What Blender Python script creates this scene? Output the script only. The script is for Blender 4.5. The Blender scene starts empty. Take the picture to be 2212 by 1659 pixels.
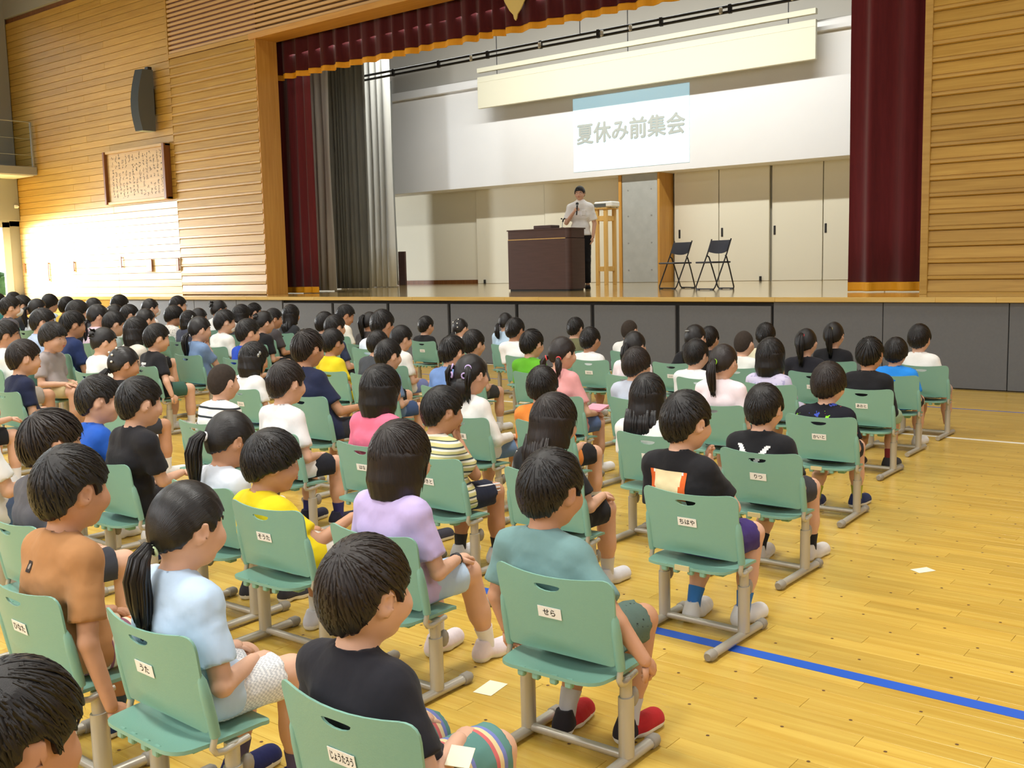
import bpy, bmesh, math, random
import numpy as np
from mathutils import Vector, Matrix
from mathutils.geometry import delaunay_2d_cdt

random.seed(7)
rng = np.random.default_rng(11)
SC = bpy.context.scene
COL = SC.collection
PI = math.pi

# ------------------------------------------------------------------ camera, world, lights, exposure
H_EYE = 1.40
def camera_axes(pitch, yaw, roll):
    cy, sy, cp, sp = math.cos(yaw), math.sin(yaw), math.cos(pitch), math.sin(pitch)
    fwd = np.array([-sy*cp, cy*cp, -sp]); right = np.array([cy, sy, 0.0]); down = np.cross(fwd, right)
    c, s = math.cos(roll), math.sin(roll)
    return c*right + s*down, -s*right + c*down, fwd
_r, _d, _f = camera_axes(0.11420386, 0.67386074, 0.02298202)
cam_data = bpy.data.cameras.new('camera')
cam = bpy.data.objects.new('camera', cam_data); COL.objects.link(cam)
cam_data.sensor_width = 36.0
cam_data.lens = 2217.5/2212*36
cam_data.clip_start = 0.05; cam_data.clip_end = 200
cam.matrix_world = Matrix(((_r[0], -_d[0], -_f[0], 0), (_r[1], -_d[1], -_f[1], 0), (_r[2], -_d[2], -_f[2], H_EYE), (0, 0, 0, 1)))
SC.camera = cam

w = bpy.data.worlds.new('daylight'); SC.world = w; w.use_nodes = True
wb = w.node_tree.nodes['Background']
wb.inputs[0].default_value = (0.90, 0.97, 1.0, 1); wb.inputs[1].default_value = 3.0

SC.view_settings.view_transform = 'Standard'
SC.view_settings.look = 'None'
SC.view_settings.gamma = 1.0
SC.view_settings.use_curve_mapping = False
SC.view_settings.exposure = -0.93

def area(name, loc, target, sx, sy, power, color=(1, 1, 1), spread=PI):
    l = bpy.data.lights.new(name, 'AREA'); l.shape = 'RECTANGLE'; l.size = sx; l.size_y = sy
    l.energy = power; l.color = color; l.spread = spread
    o = bpy.data.objects.new(name, l); COL.objects.link(o); o.location = loc
    o.rotation_euler = (Vector(target)-Vector(loc)).to_track_quat('-Z', 'Y').to_euler()
    return o
L_CEIL, L_STAGE, L_DOOR, L_WIN_FILL = 215, 850, 4200, 900
for gx in (-20, -14, -8, -2):                                   # the gym's ceiling lamps
    for gy in (-1, 4, 9):
        area('ceiling_lamp_light', (gx, gy, 8.35), (gx, gy, 0), 1.3, 1.3, L_CEIL*(1.6 if gy < 5 else .6), (1.0, 0.98, 0.92), 2.2)
area('border_lamp_light', (-11.5, 16.5, 6.62), (-11.5, 18.7, 3.2), 11.0, 0.12, L_STAGE, (1.0, 1.0, 0.95))
area('stage_front_fill', (-11.0, 12.95, 5.45), (-11.0, 15.5, 1.5), 9.0, 0.3, 60, (1.0, 0.99, 0.95))  # unseen fill lamp, placed to brighten the wing curtains from the front
area('daylight_through_doors', (-26.0, 9.3, 2.9), (-22.4, 12.2, 0.5), 4.6, 1.5, L_DOOR, (0.95, 0.98, 1.0), 2.1)
area('right_fill_light', (4.3, 4.0, 4.5), (-6, 5, 1.0), 12.0, 4.0, L_WIN_FILL*.55, (0.93, 0.97, 1.0))  # added fill lamp; the right wall has no window openings
area('daylight_left_windows', (-24.2, 2.0, 5.6), (-10, 3, 0.5), 10.0, 2.4, L_WIN_FILL*.45, (0.93, 0.97, 1.0))
area('rear_fill_light', (-6.0, -4.6, 4.2), (-7, 5, 1.0), 14.0, 3.0, L_WIN_FILL*1.3, (0.95, 0.98, 1.0))  # added fill from behind the camera for the nearer children; no windows there

# ------------------------------------------------------------------ small helpers
def lin(*c):
    return tuple((((v/255)+0.055)/1.055)**2.4 if v/255 > 0.04045 else v/255/12.92 for v in c)+(1.0,)

def prop(o, label=None, cat=None, group=None, kind=None):
    if label: o['label'] = label
    if cat: o['category'] = cat
    if group: o['group'] = group
    if kind: o['kind'] = kind
    return o

def empty(name, loc=(0, 0, 0), rz=0.0, label=None, cat=None, group=None, kind=None):
    o = bpy.data.objects.new(name, None); COL.objects.link(o)
    o.location = loc; o.rotation_euler = (0, 0, rz); o.empty_display_size = 0.1
    return prop(o, label, cat, group, kind)

def link(name, me, parent=None, loc=None, rot=None):
    o = bpy.data.objects.new(name, me); COL.objects.link(o)
    if parent is not None: o.parent = parent
    if loc is not None: o.location = loc
    if rot is not None: o.rotation_euler = rot
    return o

class MB:
    """collects vertices and faces, then becomes one mesh"""
    def __init__(self): self.v = []; self.f = []; self.m = []
    def add(self, vs, fs, mi=0):
        n = len(self.v); self.v += [tuple(map(float, p)) for p in vs]
        self.f += [tuple(i+n for i in f) for f in fs]; self.m += [mi]*len(fs)
        return self
    def box(self, lo, hi, mi=0, bev=0.0):
        (x0, y0, z0), (x1, y1, z1) = lo, hi
        b = min(bev, (x1-x0)/2.01, (y1-y0)/2.01, (z1-z0)/2.01)
        if b <= 0:
            vs = [(x0,y0,z0),(x1,y0,z0),(x1,y1,z0),(x0,y1,z0),(x0,y0,z1),(x1,y0,z1),(x1,y1,z1),(x0,y1,z1)]
            return self.add(vs, [(3,2,1,0),(4,5,6,7),(0,1,5,4),(1,2,6,5),(2,3,7,6),(3,0,4,7)], mi)
        vs = []; idx = {}
        for ix, X in enumerate((x0, x1)):
            for iy, Y in enumerate((y0, y1)):
                for iz, Z in enumerate((z0, z1)):
                    sx, sy, sz = (1 if ix == 0 else -1), (1 if iy == 0 else -1), (1 if iz == 0 else -1)
                    for a, p in enumerate(((X, Y+sy*b, Z+sz*b), (X+sx*b, Y, Z+sz*b), (X+sx*b, Y+sy*b, Z))):
                        idx[ix, iy, iz, a] = len(vs); vs.append(p)
        fs = []
        g = lambda ix, iy, iz, a: idx[ix, iy, iz, a]
        for i in (0, 1):
            q = [g(i,0,0,0), g(i,1,0,0), g(i,1,1,0), g(i,0,1,0)]; fs.append(q if i else q[::-1])
            q = [g(0,i,0,1), g(0,i,1,1), g(1,i,1,1), g(1,i,0,1)]; fs.append(q if i else q[::-1])
            q = [g(0,0,i,2), g(1,0,i,2), g(1,1,i,2), g(0,1,i,2)]; fs.append(q if i else q[::-1])
        for i in (0, 1):
            for j in (0, 1):
                q = [g(i,j,0,0), g(i,j,1,0), g(i,j,1,1), g(i,j,0,1)]; fs.append(q if (i ^ j) else q[::-1])
                q = [g(i,0,j,0), g(i,0,j,2), g(i,1,j,2), g(i,1,j,0)]; fs.append(q if (i ^ j) else q[::-1])
                q = [g(0,i,j,1), g(1,i,j,1), g(1,i,j,2), g(0,i,j,2)]; fs.append(q if (i ^ j) else q[::-1])
        for i in (0, 1):
            for j in (0, 1):
                for k in (0, 1):
                    q = [g(i,j,k,0), g(i,j,k,1), g(i,j,k,2)]; fs.append(q if (i+j+k) % 2 else q[::-1])
        return self.add(vs, fs, mi)
    def tube(self, pts, r, n=8, mi=0, flat=1.0, caps=True, up=(0, 0, 1)):
        """tube along pts, r a number or one per point; flat squashes it across 'up'"""
        P = [np.array(p, float) for p in pts]; m = len(P)
        R = [r]*m if np.isscalar(r) else list(r)
        vs = []; N = None
        for i in range(m):
            t = P[min(i+1, m-1)]-P[max(i-1, 0)]; t /= (np.linalg.norm(t)+1e-12)
            if N is None:
                u = np.array(up, float)
                if abs(u@t) > .95: u = np.array((1., 0, 0))
                N = u-(u@t)*t
            N = N-(N@t)*t; N /= (np.linalg.norm(N)+1e-12); B = np.cross(t, N)
            for k in range(n):
                a = 2*PI*(k+.5)/n
                vs.append(P[i]+R[i]*(math.cos(a)*N*flat+math.sin(a)*B))
        fs = []
        for i in range(m-1):
            for k in range(n):
                k2 = (k+1) % n
                fs.append((i*n+k, i*n+k2, (i+1)*n+k2, (i+1)*n+k))
        if caps:
            fs.append(tuple(range(n))[::-1]); fs.append(tuple((m-1)*n+k for k in range(n)))
        return self.add(vs, fs, mi)
    def ball(self, c, r, mi=0, nu=10, nv=6, R=None):
        r = np.array((r, r, r) if np.isscalar(r) else r, float); vs = [(0, 0, 1.)]; fs = []
        for j in range(1, nv):
            a = PI*j/nv
            vs += [(math.sin(a)*math.cos(2*PI*i/nu), math.sin(a)*math.sin(2*PI*i/nu), math.cos(a)) for i in range(nu)]
        vs.append((0, 0, -1.)); V = np.array(vs)*r
        if R is not None: V = V@np.array(R).T
        V = V+np.array(c)
        for i in range(nu):
            i2 = (i+1) % nu
            fs.append((0, 1+i, 1+i2))
            for j in range(nv-2): fs.append((1+j*nu+i, 1+(j+1)*nu+i, 1+(j+1)*nu+i2, 1+j*nu+i2))
            fs.append((1+(nv-2)*nu+i, len(vs)-1, 1+(nv-2)*nu+i2))
        return self.add(V, fs, mi)
    def extrude_x(self, prof, x0, x1, mi=0):
        """closed profile of (y, z) extruded along x"""
        n = len(prof)
        vs = [(x0, y, z) for y, z in prof]+[(x1, y, z) for y, z in prof]
        fs = [(i, (i+1) % n, n+(i+1) % n, n+i) for i in range(n)]
        fs += [tuple(range(n))[::-1], tuple(range(n, 2*n))]
        return self.add(vs, fs, mi)
    def mesh(self, name, mats, smooth=0.0):
        me = bpy.data.meshes.new(name); me.from_pydata(self.v, [], self.f); me.update()
        finish(me, mats, smooth, self.m if any(self.m) else None)
        return me
    def obj(self, name, mats, parent=None, smooth=0.0, loc=None, rot=None):
        return link(name, self.mesh(name, mats, smooth), parent, loc, rot)

def finish(me, mats, smooth=0.0, mi=None):
    for m in (mats if isinstance(mats, (list, tuple)) else [mats]): me.materials.append(m)
    if mi is not None: me.polygons.foreach_set('material_index', np.array(mi, np.int32))
    if smooth:
        me.polygons.foreach_set('use_smooth', np.ones(len(me.polygons), bool))
        if smooth < 3: me.set_sharp_from_angle(angle=smooth)
    else: me.polygons.foreach_set('use_smooth', np.zeros(len(me.polygons), bool))

def np_mesh(name, V, Q, mats, mi=None, smooth=4.0):
    """mesh from numpy arrays of vertices and quads"""
    me = bpy.data.meshes.new(name)
    me.vertices.add(len(V)); me.vertices.foreach_set('co', np.asarray(V, np.float32).ravel())
    k = Q.shape[1]
    me.loops.add(Q.size); me.loops.foreach_set('vertex_index', Q.astype(np.int32).ravel())
    me.polygons.add(len(Q)); me.polygons.foreach_set('loop_start', np.arange(0, Q.size, k, dtype=np.int32))
    me.update(calc_edges=True); me.validate()
    finish(me, mats, smooth, mi)
    return me

# ------------------------------------------------------------------ materials
def material(name, color, rough=0.6, spec=0.5, metal=0.0, bump=None, vary=None, coat=0.0, sheen=0.0, emit=None, sss=0.0):
    """bump=(scale, strength, stretch xyz); vary=(scale, amount, stretch) modulates the colour with noise"""
    m = bpy.data.materials.new(name); m.use_nodes = True
    nt = m.node_tree; b = nt.nodes['Principled BSDF']
    b.inputs['Base Color'].default_value = color
    b.inputs['Roughness'].default_value = rough
    b.inputs['Specular IOR Level'].default_value = spec
    b.inputs['Metallic'].default_value = metal
    b.inputs['Coat Weight'].default_value = coat
    b.inputs['Sheen Weight'].default_value = sheen
    if emit:
        b.inputs['Emission Color'].default_value = emit[0]; b.inputs['Emission Strength'].default_value = emit[1]
    tc = None
    def noise(scale, stretch, detail=3):
        nonlocal tc
        if tc is None: tc = nt.nodes.new('ShaderNodeTexCoord')
        mp = nt.nodes.new('ShaderNodeMapping'); mp.inputs['Scale'].default_value = stretch
        n = nt.nodes.new('ShaderNodeTexNoise'); n.inputs['Scale'].default_value = scale; n.inputs['Detail'].default_value = detail
        nt.links.new(tc.outputs['Object'], mp.inputs[0]); nt.links.new(mp.outputs[0], n.inputs['Vector'])
        return n.outputs['Fac']
    if vary:
        n = noise(vary[0], vary[2] if len(vary) > 2 else (1, 1, 1))
        mr = nt.nodes.new('ShaderNodeMapRange'); mr.inputs[1].default_value = .25; mr.inputs[2].default_value = .75
        mr.inputs[3].default_value = 1-vary[1]; mr.inputs[4].default_value = 1+vary[1]
        nt.links.new(n, mr.inputs[0])
        mul = nt.nodes.new('ShaderNodeVectorMath'); mul.operation = 'SCALE'; mul.inputs[0].default_value = color[:3]
        nt.links.new(mr.outputs[0], mul.inputs['Scale']); nt.links.new(mul.outputs[0], b.inputs['Base Color'])
    if bump:
        n = noise(bump[0], bump[2] if len(bump) > 2 else (1, 1, 1))
        bp = nt.nodes.new('ShaderNodeBump'); bp.inputs['Strength'].default_value = bump[1]; bp.inputs['Distance'].default_value = 0.01
        nt.links.new(n, bp.inputs['Height']); nt.links.new(bp.outputs[0], b.inputs['Normal'])
    return m

def wood(name, c0, c1, rough=0.45, axis='x', amount=0.16, scale=1.0, coat=0.0, attr=False, spec=0.4, relief=.08, coat_rough=.25):
    """wood with grain along one axis; every object (and, with attr, every plank of a joined mesh) has its own tone"""
    m = bpy.data.materials.new(name); m.use_nodes = True; nt = m.node_tree; b = nt.nodes['Principled BSDF']
    b.inputs['Roughness'].default_value = rough; b.inputs['Coat Weight'].default_value = coat; b.inputs['Coat Roughness'].default_value = coat_rough
    b.inputs['Specular IOR Level'].default_value = spec
    tc = nt.nodes.new('ShaderNodeTexCoord'); mp = nt.nodes.new('ShaderNodeMapping')
    st = {'x': (0.7, 14, 14), 'y': (14, 0.7, 14), 'z': (14, 14, 0.7)}[axis]
    mp.inputs['Scale'].default_value = tuple(s*scale for s in st)
    oi = nt.nodes.new('ShaderNodeObjectInfo')
    rnd = oi.outputs['Random']
    if attr:
        at = nt.nodes.new('ShaderNodeAttribute'); at.attribute_name = 'tone'
        ad = nt.nodes.new('ShaderNodeMath'); ad.operation = 'ADD'
        nt.links.new(oi.outputs['Random'], ad.inputs[0]); nt.links.new(at.outputs['Fac'], ad.inputs[1])
        fr = nt.nodes.new('ShaderNodeMath'); fr.operation = 'FRACT'; nt.links.new(ad.outputs[0], fr.inputs[0]); rnd = fr.outputs[0]
    off = nt.nodes.new('ShaderNodeVectorMath'); off.operation = 'ADD'
    sc = nt.nodes.new('ShaderNodeVectorMath'); sc.operation = 'SCALE'; sc.inputs[0].default_value = (37, 91, 53)
    nt.links.new(rnd, sc.inputs['Scale'])
    nt.links.new(tc.outputs['Object'], mp.inputs[0]); nt.links.new(mp.outputs[0], off.inputs[0]); nt.links.new(sc.outputs[0], off.inputs[1])
    n = nt.nodes.new('ShaderNodeTexNoise'); n.inputs['Scale'].default_value = 3.0; n.inputs['Detail'].default_value = 5; n.inputs['Distortion'].default_value = .6
    nt.links.new(off.outputs[0], n.inputs['Vector'])
    rp = nt.nodes.new('ShaderNodeMix'); rp.data_type = 'RGBA'
    rp.inputs['A'].default_value = c0; rp.inputs['B'].default_value = c1
    mr = nt.nodes.new('ShaderNodeMapRange'); mr.inputs[1].default_value = .3; mr.inputs[2].default_value = .7
    nt.links.new(n.outputs['Fac'], mr.inputs[0]); nt.links.new(mr.outputs[0], rp.inputs['Factor'])
    tone = nt.nodes.new('ShaderNodeMapRange'); tone.inputs[3].default_value = 1-amount; tone.inputs[4].default_value = 1+amount
    nt.links.new(rnd, tone.inputs[0])
    mul = nt.nodes.new('ShaderNodeVectorMath'); mul.operation = 'SCALE'
    nt.links.new(rp.outputs['Result'], mul.inputs[0]); nt.links.new(tone.outputs[0], mul.inputs['Scale'])
    nt.links.new(mul.outputs[0], b.inputs['Base Color'])
    bp = nt.nodes.new('ShaderNodeBump'); bp.inputs['Strength'].default_value = relief; bp.inputs['Distance'].default_value = .004
    nt.links.new(n.outputs['Fac'], bp.inputs['Height']); nt.links.new(bp.outputs[0], b.inputs['Normal'])
    return m

M = {}
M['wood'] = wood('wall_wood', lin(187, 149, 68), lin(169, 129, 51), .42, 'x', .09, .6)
M['wood_daylit'] = wood('daylit_wall_wood', lin(216, 184, 112), lin(202, 164, 88), .36, 'x', .06, .6)  # wall wood lightened for the daylight spilling onto the lower boards
M['door_boards_daylit'] = wood('daylit_door_wood', lin(228, 202, 146), lin(220, 188, 124), .34, 'x', .04, .6)  # door boards coloured lighter still, copying the daylight wash
M['beam'] = wood('beam_wood', lin(200, 150, 72), lin(182, 130, 56), .4, 'z', .06, .5)
M['beam_x'] = wood('beam_wood_x', lin(200, 150, 72), lin(182, 130, 56), .4, 'x', .06, .5)
M['floor'] = wood('floor_wood', lin(209, 177, 84), lin(192, 154, 62), .27, 'x', .09, .8, coat=.3, attr=True, relief=0.0)
M['stage_floor'] = wood('stage_floor_wood', lin(214, 184, 116), lin(202, 168, 96), .13, 'x', .05, .7, coat=.8, attr=True, spec=.6, relief=0.0, coat_rough=.11)
M['stand_wood'] = wood('stand_wood', lin(222, 184, 112), lin(208, 166, 92), .5, 'z', .08, 1.2)
M['plaque'] = wood('plaque_wood', lin(196, 164, 108), lin(180, 146, 92), .5, 'x', .05, .4)
M['dark_wood'] = wood('dark_frame_wood', lin(132, 84, 44), lin(108, 64, 32), .45, 'z', .05, .8)
M['lectern'] = material('lectern_laminate', lin(82, 60, 55), .42, .4, vary=(3, .12, (1, 1, 12)))
M['slat'] = material('louvre_slat', lin(196, 158, 104), .5)
M['slat_back'] = material('louvre_dark_gap', lin(104, 72, 44), .8)
M['grey_panel'] = material('grey_storage_panel', lin(98, 100, 103), .62, .35, vary=(40, .04))
M['black_gap'] = material('black_gap', lin(30, 30, 31), .7)
M['wall_white'] = material('stage_wall_white', lin(226, 226, 226), .75, .2, vary=(2, .012))
M['wall_cream'] = material('stage_wall_cream', lin(226, 222, 204), .75, .2)
M['board_cream'] = material('board_cream', lin(212, 209, 188), .6, .3)
M['grey_ceiling'] = material('grey_ceiling', lin(150, 148, 142), .8, .2)
M['wing_dark'] = material('dark_wing_paint', lin(66, 66, 66), .9, .1)
M['concrete'] = material('concrete', lin(166, 168, 164), .8, .2, bump=(30, .1), vary=(5, .08))
M['taupe'] = material('upper_wall_grey', lin(178, 174, 165), .8, .2)
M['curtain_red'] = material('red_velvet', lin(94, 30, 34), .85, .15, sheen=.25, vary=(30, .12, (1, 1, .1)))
M['velvet_shaded'] = material('shaded_red_velvet', lin(74, 24, 28), .85, .15, sheen=.15, vary=(30, .12, (1, 1, .1)))  # the drapes' velvet darkened, as less light reaches the valance
M['fringe'] = material('gold_fringe', lin(216, 152, 24), .6, .3, bump=(120, .4, (1, 1, .05)))
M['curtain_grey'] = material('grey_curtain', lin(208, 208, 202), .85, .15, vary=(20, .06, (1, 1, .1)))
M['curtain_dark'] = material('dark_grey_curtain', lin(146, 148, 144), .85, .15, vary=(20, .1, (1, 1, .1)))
M['gold'] = material('gold_cloth', lin(214, 196, 120), .6, .3, bump=(60, .2))
M['black'] = material('black_metal', lin(34, 34, 36), .5)
M['steel'] = material('painted_steel', lin(190, 186, 174), .36, .5, .35)
M['steel_dark'] = material('grey_plastic_cap', lin(150, 145, 135), .5)
M['alu'] = material('aluminium', lin(160, 164, 164), .4, .5, .4)
M['grey_paint'] = material('grey_paint', lin(138, 138, 134), .6)
M['green_plastic'] = material('green_plastic', lin(128, 174, 158), .38, .45, bump=(260, .06))
M['sticker'] = material('white_sticker', lin(240, 240, 236), .5)
M['ink'] = material('black_ink', lin(28, 28, 30), .6)
M['tape'] = material('beige_tape', lin(206, 196, 148), .6)
M['paper'] = material('paper', lin(240, 234, 206), .6)
M['blue_line'] = material('blue_court_line', lin(36, 92, 196), .35, .4)
M['white_line'] = material('white_court_line', lin(232, 228, 214), .35, .4)
M['plug'] = material('dark_plug', lin(96, 66, 30), .6)
M['glass'] = material('clear_glass', (.9, .95, .95, 1), .02)
_g = M['glass'].node_tree.nodes['Principled BSDF']; _g.inputs['Transmission Weight'].default_value = 1.0; _g.inputs['IOR'].default_value = 1.1
M['speaker'] = material('speaker_grey', lin(88, 92, 90), .6)
M['speaker_grille'] = material('speaker_grille', lin(50, 56, 56), .7, bump=(300, .3))
M['speaker_end'] = material('speaker_end', lin(170, 186, 176), .5)
M['handle'] = material('brown_handle', lin(150, 92, 54), .5)
M['white_plastic'] = material('white_plastic', lin(226, 226, 220), .5)
M['dark_plastic'] = material('dark_plastic', lin(50, 52, 56), .5)
M['chair_pad'] = material('navy_vinyl', lin(44, 46, 58), .45)
M['leaf'] = material('outdoor_leaves', lin(112, 150, 88), .8, vary=(6, .3))
M['slide'] = material('glowing_slide', lin(226, 226, 216), .75, .2, emit=((.27, .74, 1.0, 1), .95))  # cyan glow put into the panel stands in for projector light
M['slide_ink'] = material('slide_lettering', lin(178, 184, 180), .75, .2)
# ------------------------------------------------------------------ the hall
def structure(name, mb, mats, parent=None, smooth=0.0):
    o = mb.obj(name, mats, parent, smooth)
    if parent is None: o['kind'] = 'structure'
    return o
ZS = 0.971                                       # stage floor
XL, XR, YB = -24.76, 5.0, -6.0
Y_WALL, Y_LIP = 12.2, 11.29

# floor: base, the planks that show largest as parts, the others joined
fl = structure('floor', MB().box((XL-.3, YB-.3, -.2), (XR+.3, Y_LIP+.3, -.018)), M['floor'])
PW, PL = 0.081, 0.90
pm = MB().box((-PL/2+.0005, -PW/2+.0004, -.018), (PL/2-.0005, PW/2-.0004, 0), 0, .0007).mesh('plank', M['floor'])
def to_px(p):
    q = np.array(p, float)-np.array((0, 0, H_EYE)); z = q@_f
    return (1106+2217.5*(q@_r)/z, 829.5+2217.5*(q@_d)/z, z) if z > .05 else (0, 0, -1)
cells = []
for j in range(int((Y_LIP+.02-(-1.0))/PW)+1):
    y = -1.0+PW*(j+.5)
    off = (j*0.37) % 1.0*PL
    for i in range(int((XR-XL)/PL)+2):
        x = XL-PL+off+PL*(i+.5)
        if x-PL/2 < XL-.2 or x+PL/2 > XR+.2: continue
        u, v, z = to_px((x, y, 0))
        open_floor = x > -1.75-0.125*(y-2) if y > 2 else x > -1.2
        near = z > 0 and -60 < u < 2280 and -40 < v < 1720 and open_floor
        cells.append((z if near else 1e6+abs(z), x, y))
cells.sort()
rest = []
for k, (z, x, y) in enumerate(cells):
    if k < 290 and z < 1e5:
        link('plank', pm, fl, (x, y, 0))
    else: rest.append((x, y))
R = np.array(rest)
base = np.array([(-PL/2+.0005, -PW/2+.0004, -.002), (PL/2-.0005, -PW/2+.0004, -.002), (PL/2-.0005, PW/2-.0004, -.002), (-PL/2+.0005, PW/2-.0004, -.002),
                 (-PL/2+.0011, -PW/2+.0011, 0), (PL/2-.0011, -PW/2+.0011, 0), (PL/2-.0011, PW/2-.0011, 0), (-PL/2+.0011, PW/2-.0011, 0)])
V = (np.c_[R, np.zeros(len(R))][:, None, :]+base[None]).reshape(-1, 3)
q = np.array([(4, 5, 6, 7), (0, 1, 5, 4), (1, 2, 6, 5), (2, 3, 7, 6), (3, 0, 4, 7)])
Q = (q[None]+8*np.arange(len(R))[:, None, None]).reshape(-1, 4)
me = np_mesh('planks_far', V, Q, M['floor'], None, 0)
at = me.attributes.new('tone', 'FLOAT', 'FACE'); at.data.foreach_set('value', np.repeat(rng.random(len(R)), 5).astype(np.float32))
o = link('floor_planks', me, fl); o['kind'] = 'stuff'
mb = MB()
for i in range(26):                              # dark wooden plugs over the floor screws
    for j in range(52):
        x = -3.2+i*.303-(j % 2)*.15; y = 1.0+j*.1625+.02*(i % 3)
        mb.add([(x+.006*math.cos(a), y+.006*math.sin(a), .0006) for a in np.linspace(0, 2*PI, 7)[:-1]], [tuple(range(6))])
o = mb.obj('floor_plugs', M['plug'], fl); o['kind'] = 'stuff'
structure('floor_line_blue', MB().box((-22, 3.272, -.001), (XR, 3.335, .0012)), M['blue_line'])['label'] = 'wide blue court line across the floor'
structure('floor_line_thin_blue', MB().box((-22, 9.88, -.001), (XR, 9.905, .0012)), M['blue_line'])['label'] = 'thin blue court line near the stage'
structure('floor_line_white', MB().box((-22, 8.24, -.001), (XR, 8.29, .0012)), M['white_line'])['label'] = 'white court line in front of the stage'

# front wall left: flat boards, row by row
wl = structure('wall_front_left', MB().box((XL-.2, Y_WALL+.02, 0), (-15.52, Y_WALL+.12, 7.42)), M['dark_wood'])
cache = {}
def flat_board(x0, x1, z, h, mat):
    L = round(x1-x0, 3)
    if (L, mat) not in cache:
        cache[L, mat] = MB().box((0, -.02, .003), (L-.003, .022, h-.003), 0, .004).mesh('board', M[mat])
    return link('board', cache[L, mat], wl, (x0, Y_WALL, z))
HB = .1433; n_low = 17
for r in range(52):
    z = r*HB
    if z+HB > 7.45: break
    if r < n_low:
        xs = [XL, -22.30, -21.40, -20.52, -18.2]
    else:
        xs = [XL, -21.45+(.9 if r % 3 == 1 else 0)-(.7 if r % 3 == 2 else 0), -18.2]
    for a, b in zip(xs[:-1], xs[1:]):
        flat_board(a, b, z, HB, 'door_boards_daylit' if r < n_low else ('wood_daylit' if r < n_low+3 else 'wood'))  # lower rows take the woods lightened for daylight
for k, (x, z0, z1, wd) in enumerate([(-24.6, 1.50, 1.74, .05), (-23.48, 1.30, 1.74, .07), (-22.34, 1.50, 1.74, .09), (-20.35, 1.55, 1.80, .05), (-19.28, 1.46, 1.72, .2), (-18.27, 1.46, 1.72, .1)]):
    mb = MB().box((x-wd/2, Y_WALL-.065, z0), (x+wd/2, Y_WALL-.045, z1), 0, .006)
    for zz in (z0+.03, z1-.03): mb.box((x-.01, Y_WALL-.05, zz-.01), (x+.01, Y_WALL-.015, zz+.01))
    o = mb.obj('door_pull', M['handle'], wl)
# lapped boards left and right of the stage
def lap_profile(h):
    return [(.03, 0), (-.012, 0), (-.034, .012), (-.034, .040), (-.022, .044), (-.022, .052), (-.030, .056), (-.010, h-.004), (.03, h-.004)]
LAP = .1850
lapL = MB().extrude_x(lap_profile(LAP), 0, 2.68).mesh('lapped_board', M['wood'])
lapR = MB().extrude_x(lap_profile(LAP), 0, 8.6).mesh('lapped_board', M['wood'])
for r in range(25):
    z = ZS+.012+LAP*r
    link('lapped_board', lapL, wl, (-18.19, Y_WALL, z))
wr = structure('wall_front_right', MB().box((-3.66, Y_WALL+.02, ZS), (XR+.2, Y_WALL+.12, 7.42)), M['dark_wood'])
for r in range(25):
    link('lapped_board', lapR, wr, (-3.62, Y_WALL, ZS-.02+LAP*r))
MB().box((-3.70, Y_WALL-.045, ZS), (-3.615, Y_WALL+.2, 5.62), 0, .004).obj('end_trim', M['wood'], wr)
# timber frame of the stage opening
mb = MB().box((-15.52, Y_WALL-.02, ZS), (-15.49, Y_WALL+.46, 5.62), 0, .004)
structure('trim_1', mb, M['beam'])['label'] = 'orange timber jamb at the left of the stage opening'
structure('trim_2', MB().box((-15.66, Y_WALL-.05, 5.60), (-3.62, Y_WALL+.46, 5.70), 0, .004), M['beam_x'])['label'] = 'orange timber head beam over the stage opening'
wu = structure('wall_over_stage', MB().box((-18.2, Y_WALL+.05, 5.70), (XR+.2, Y_WALL+.15, 8.6)), M['slat_back'])
sl = MB().box((0, -.02, 0), (23.2, .05, .052), 0, .006).mesh('slat', M['slat'])
for k in range(20): link('slat', sl, wu, (-18.2, Y_WALL, 5.705+k*.0875))
MB().box((-18.26, Y_WALL-.03, 5.6), (-18.2, Y_WALL+.05, 7.42), 0, .004).obj('edge_strip', M['wood'], wu)
MB().box((-18.2, Y_WALL-.03, 5.62), (-15.66, Y_WALL+.03, 5.70), 0, .004).obj('edge_strip', M['wood'], wu)
structure('wall_upper_front', MB().box((XL-.2, Y_WALL-.06, 7.42), (XR+.2, Y_WALL+.2, 8.7)), M['grey_ceiling'])
structure('ceiling', MB().box((XL-.3, YB-.3, 8.6), (XR+.3, Y_WALL+.3, 8.8)), M['grey_ceiling'])

# left side wall: openings, column, gallery
ws = MB()
ws.box((XL-.25, YB, 0), (XL, 4.5, 2.62)); ws.box((XL-.25, 11.92, 0), (XL, Y_WALL+.1, 8.6))
ws.box((XL-.25, YB, 2.62), (XL, Y_WALL, 4.1)); ws.box((XL-.25, YB, 7.3), (XL, Y_WALL, 8.6)); ws.box((XL-.25, YB, 4.1), (XL, -4, 7.3))
wside = structure('wall_left', ws, M['grey_paint'])
MB().box((XL-.02, 11.74, 0), (XL+.05, 11.93, 2.72), 0, .01).obj('door_post', M['alu'], wside)
MB().box((XL-.03, 4.5, 2.58), (XL+.05, 11.93, 2.74), 0, .01).obj('door_head', M['alu'], wside)
MB().box((XL+.0, 4.0, 2.74), (XL+.09, 12.17, 3.76), 0, .01).obj('header_panel', M['grey_paint'], wside)
MB().box((XL-.05, 11.55, 3.9), (XL+.10, 12.17, 8.6), 0, .02).obj('column', M['grey_paint'], wside)
for y in (9.0, 6.4):
    MB().box((XL-.1, y, 4.1), (XL, y+.08, 7.3), 0, .01).obj('window_mullion', M['alu'], wside)
wd = structure('window_1', MB().box((XL-.16, -4, 4.1), (XL-.13, 11.55, 7.3)), M['glass'])
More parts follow.
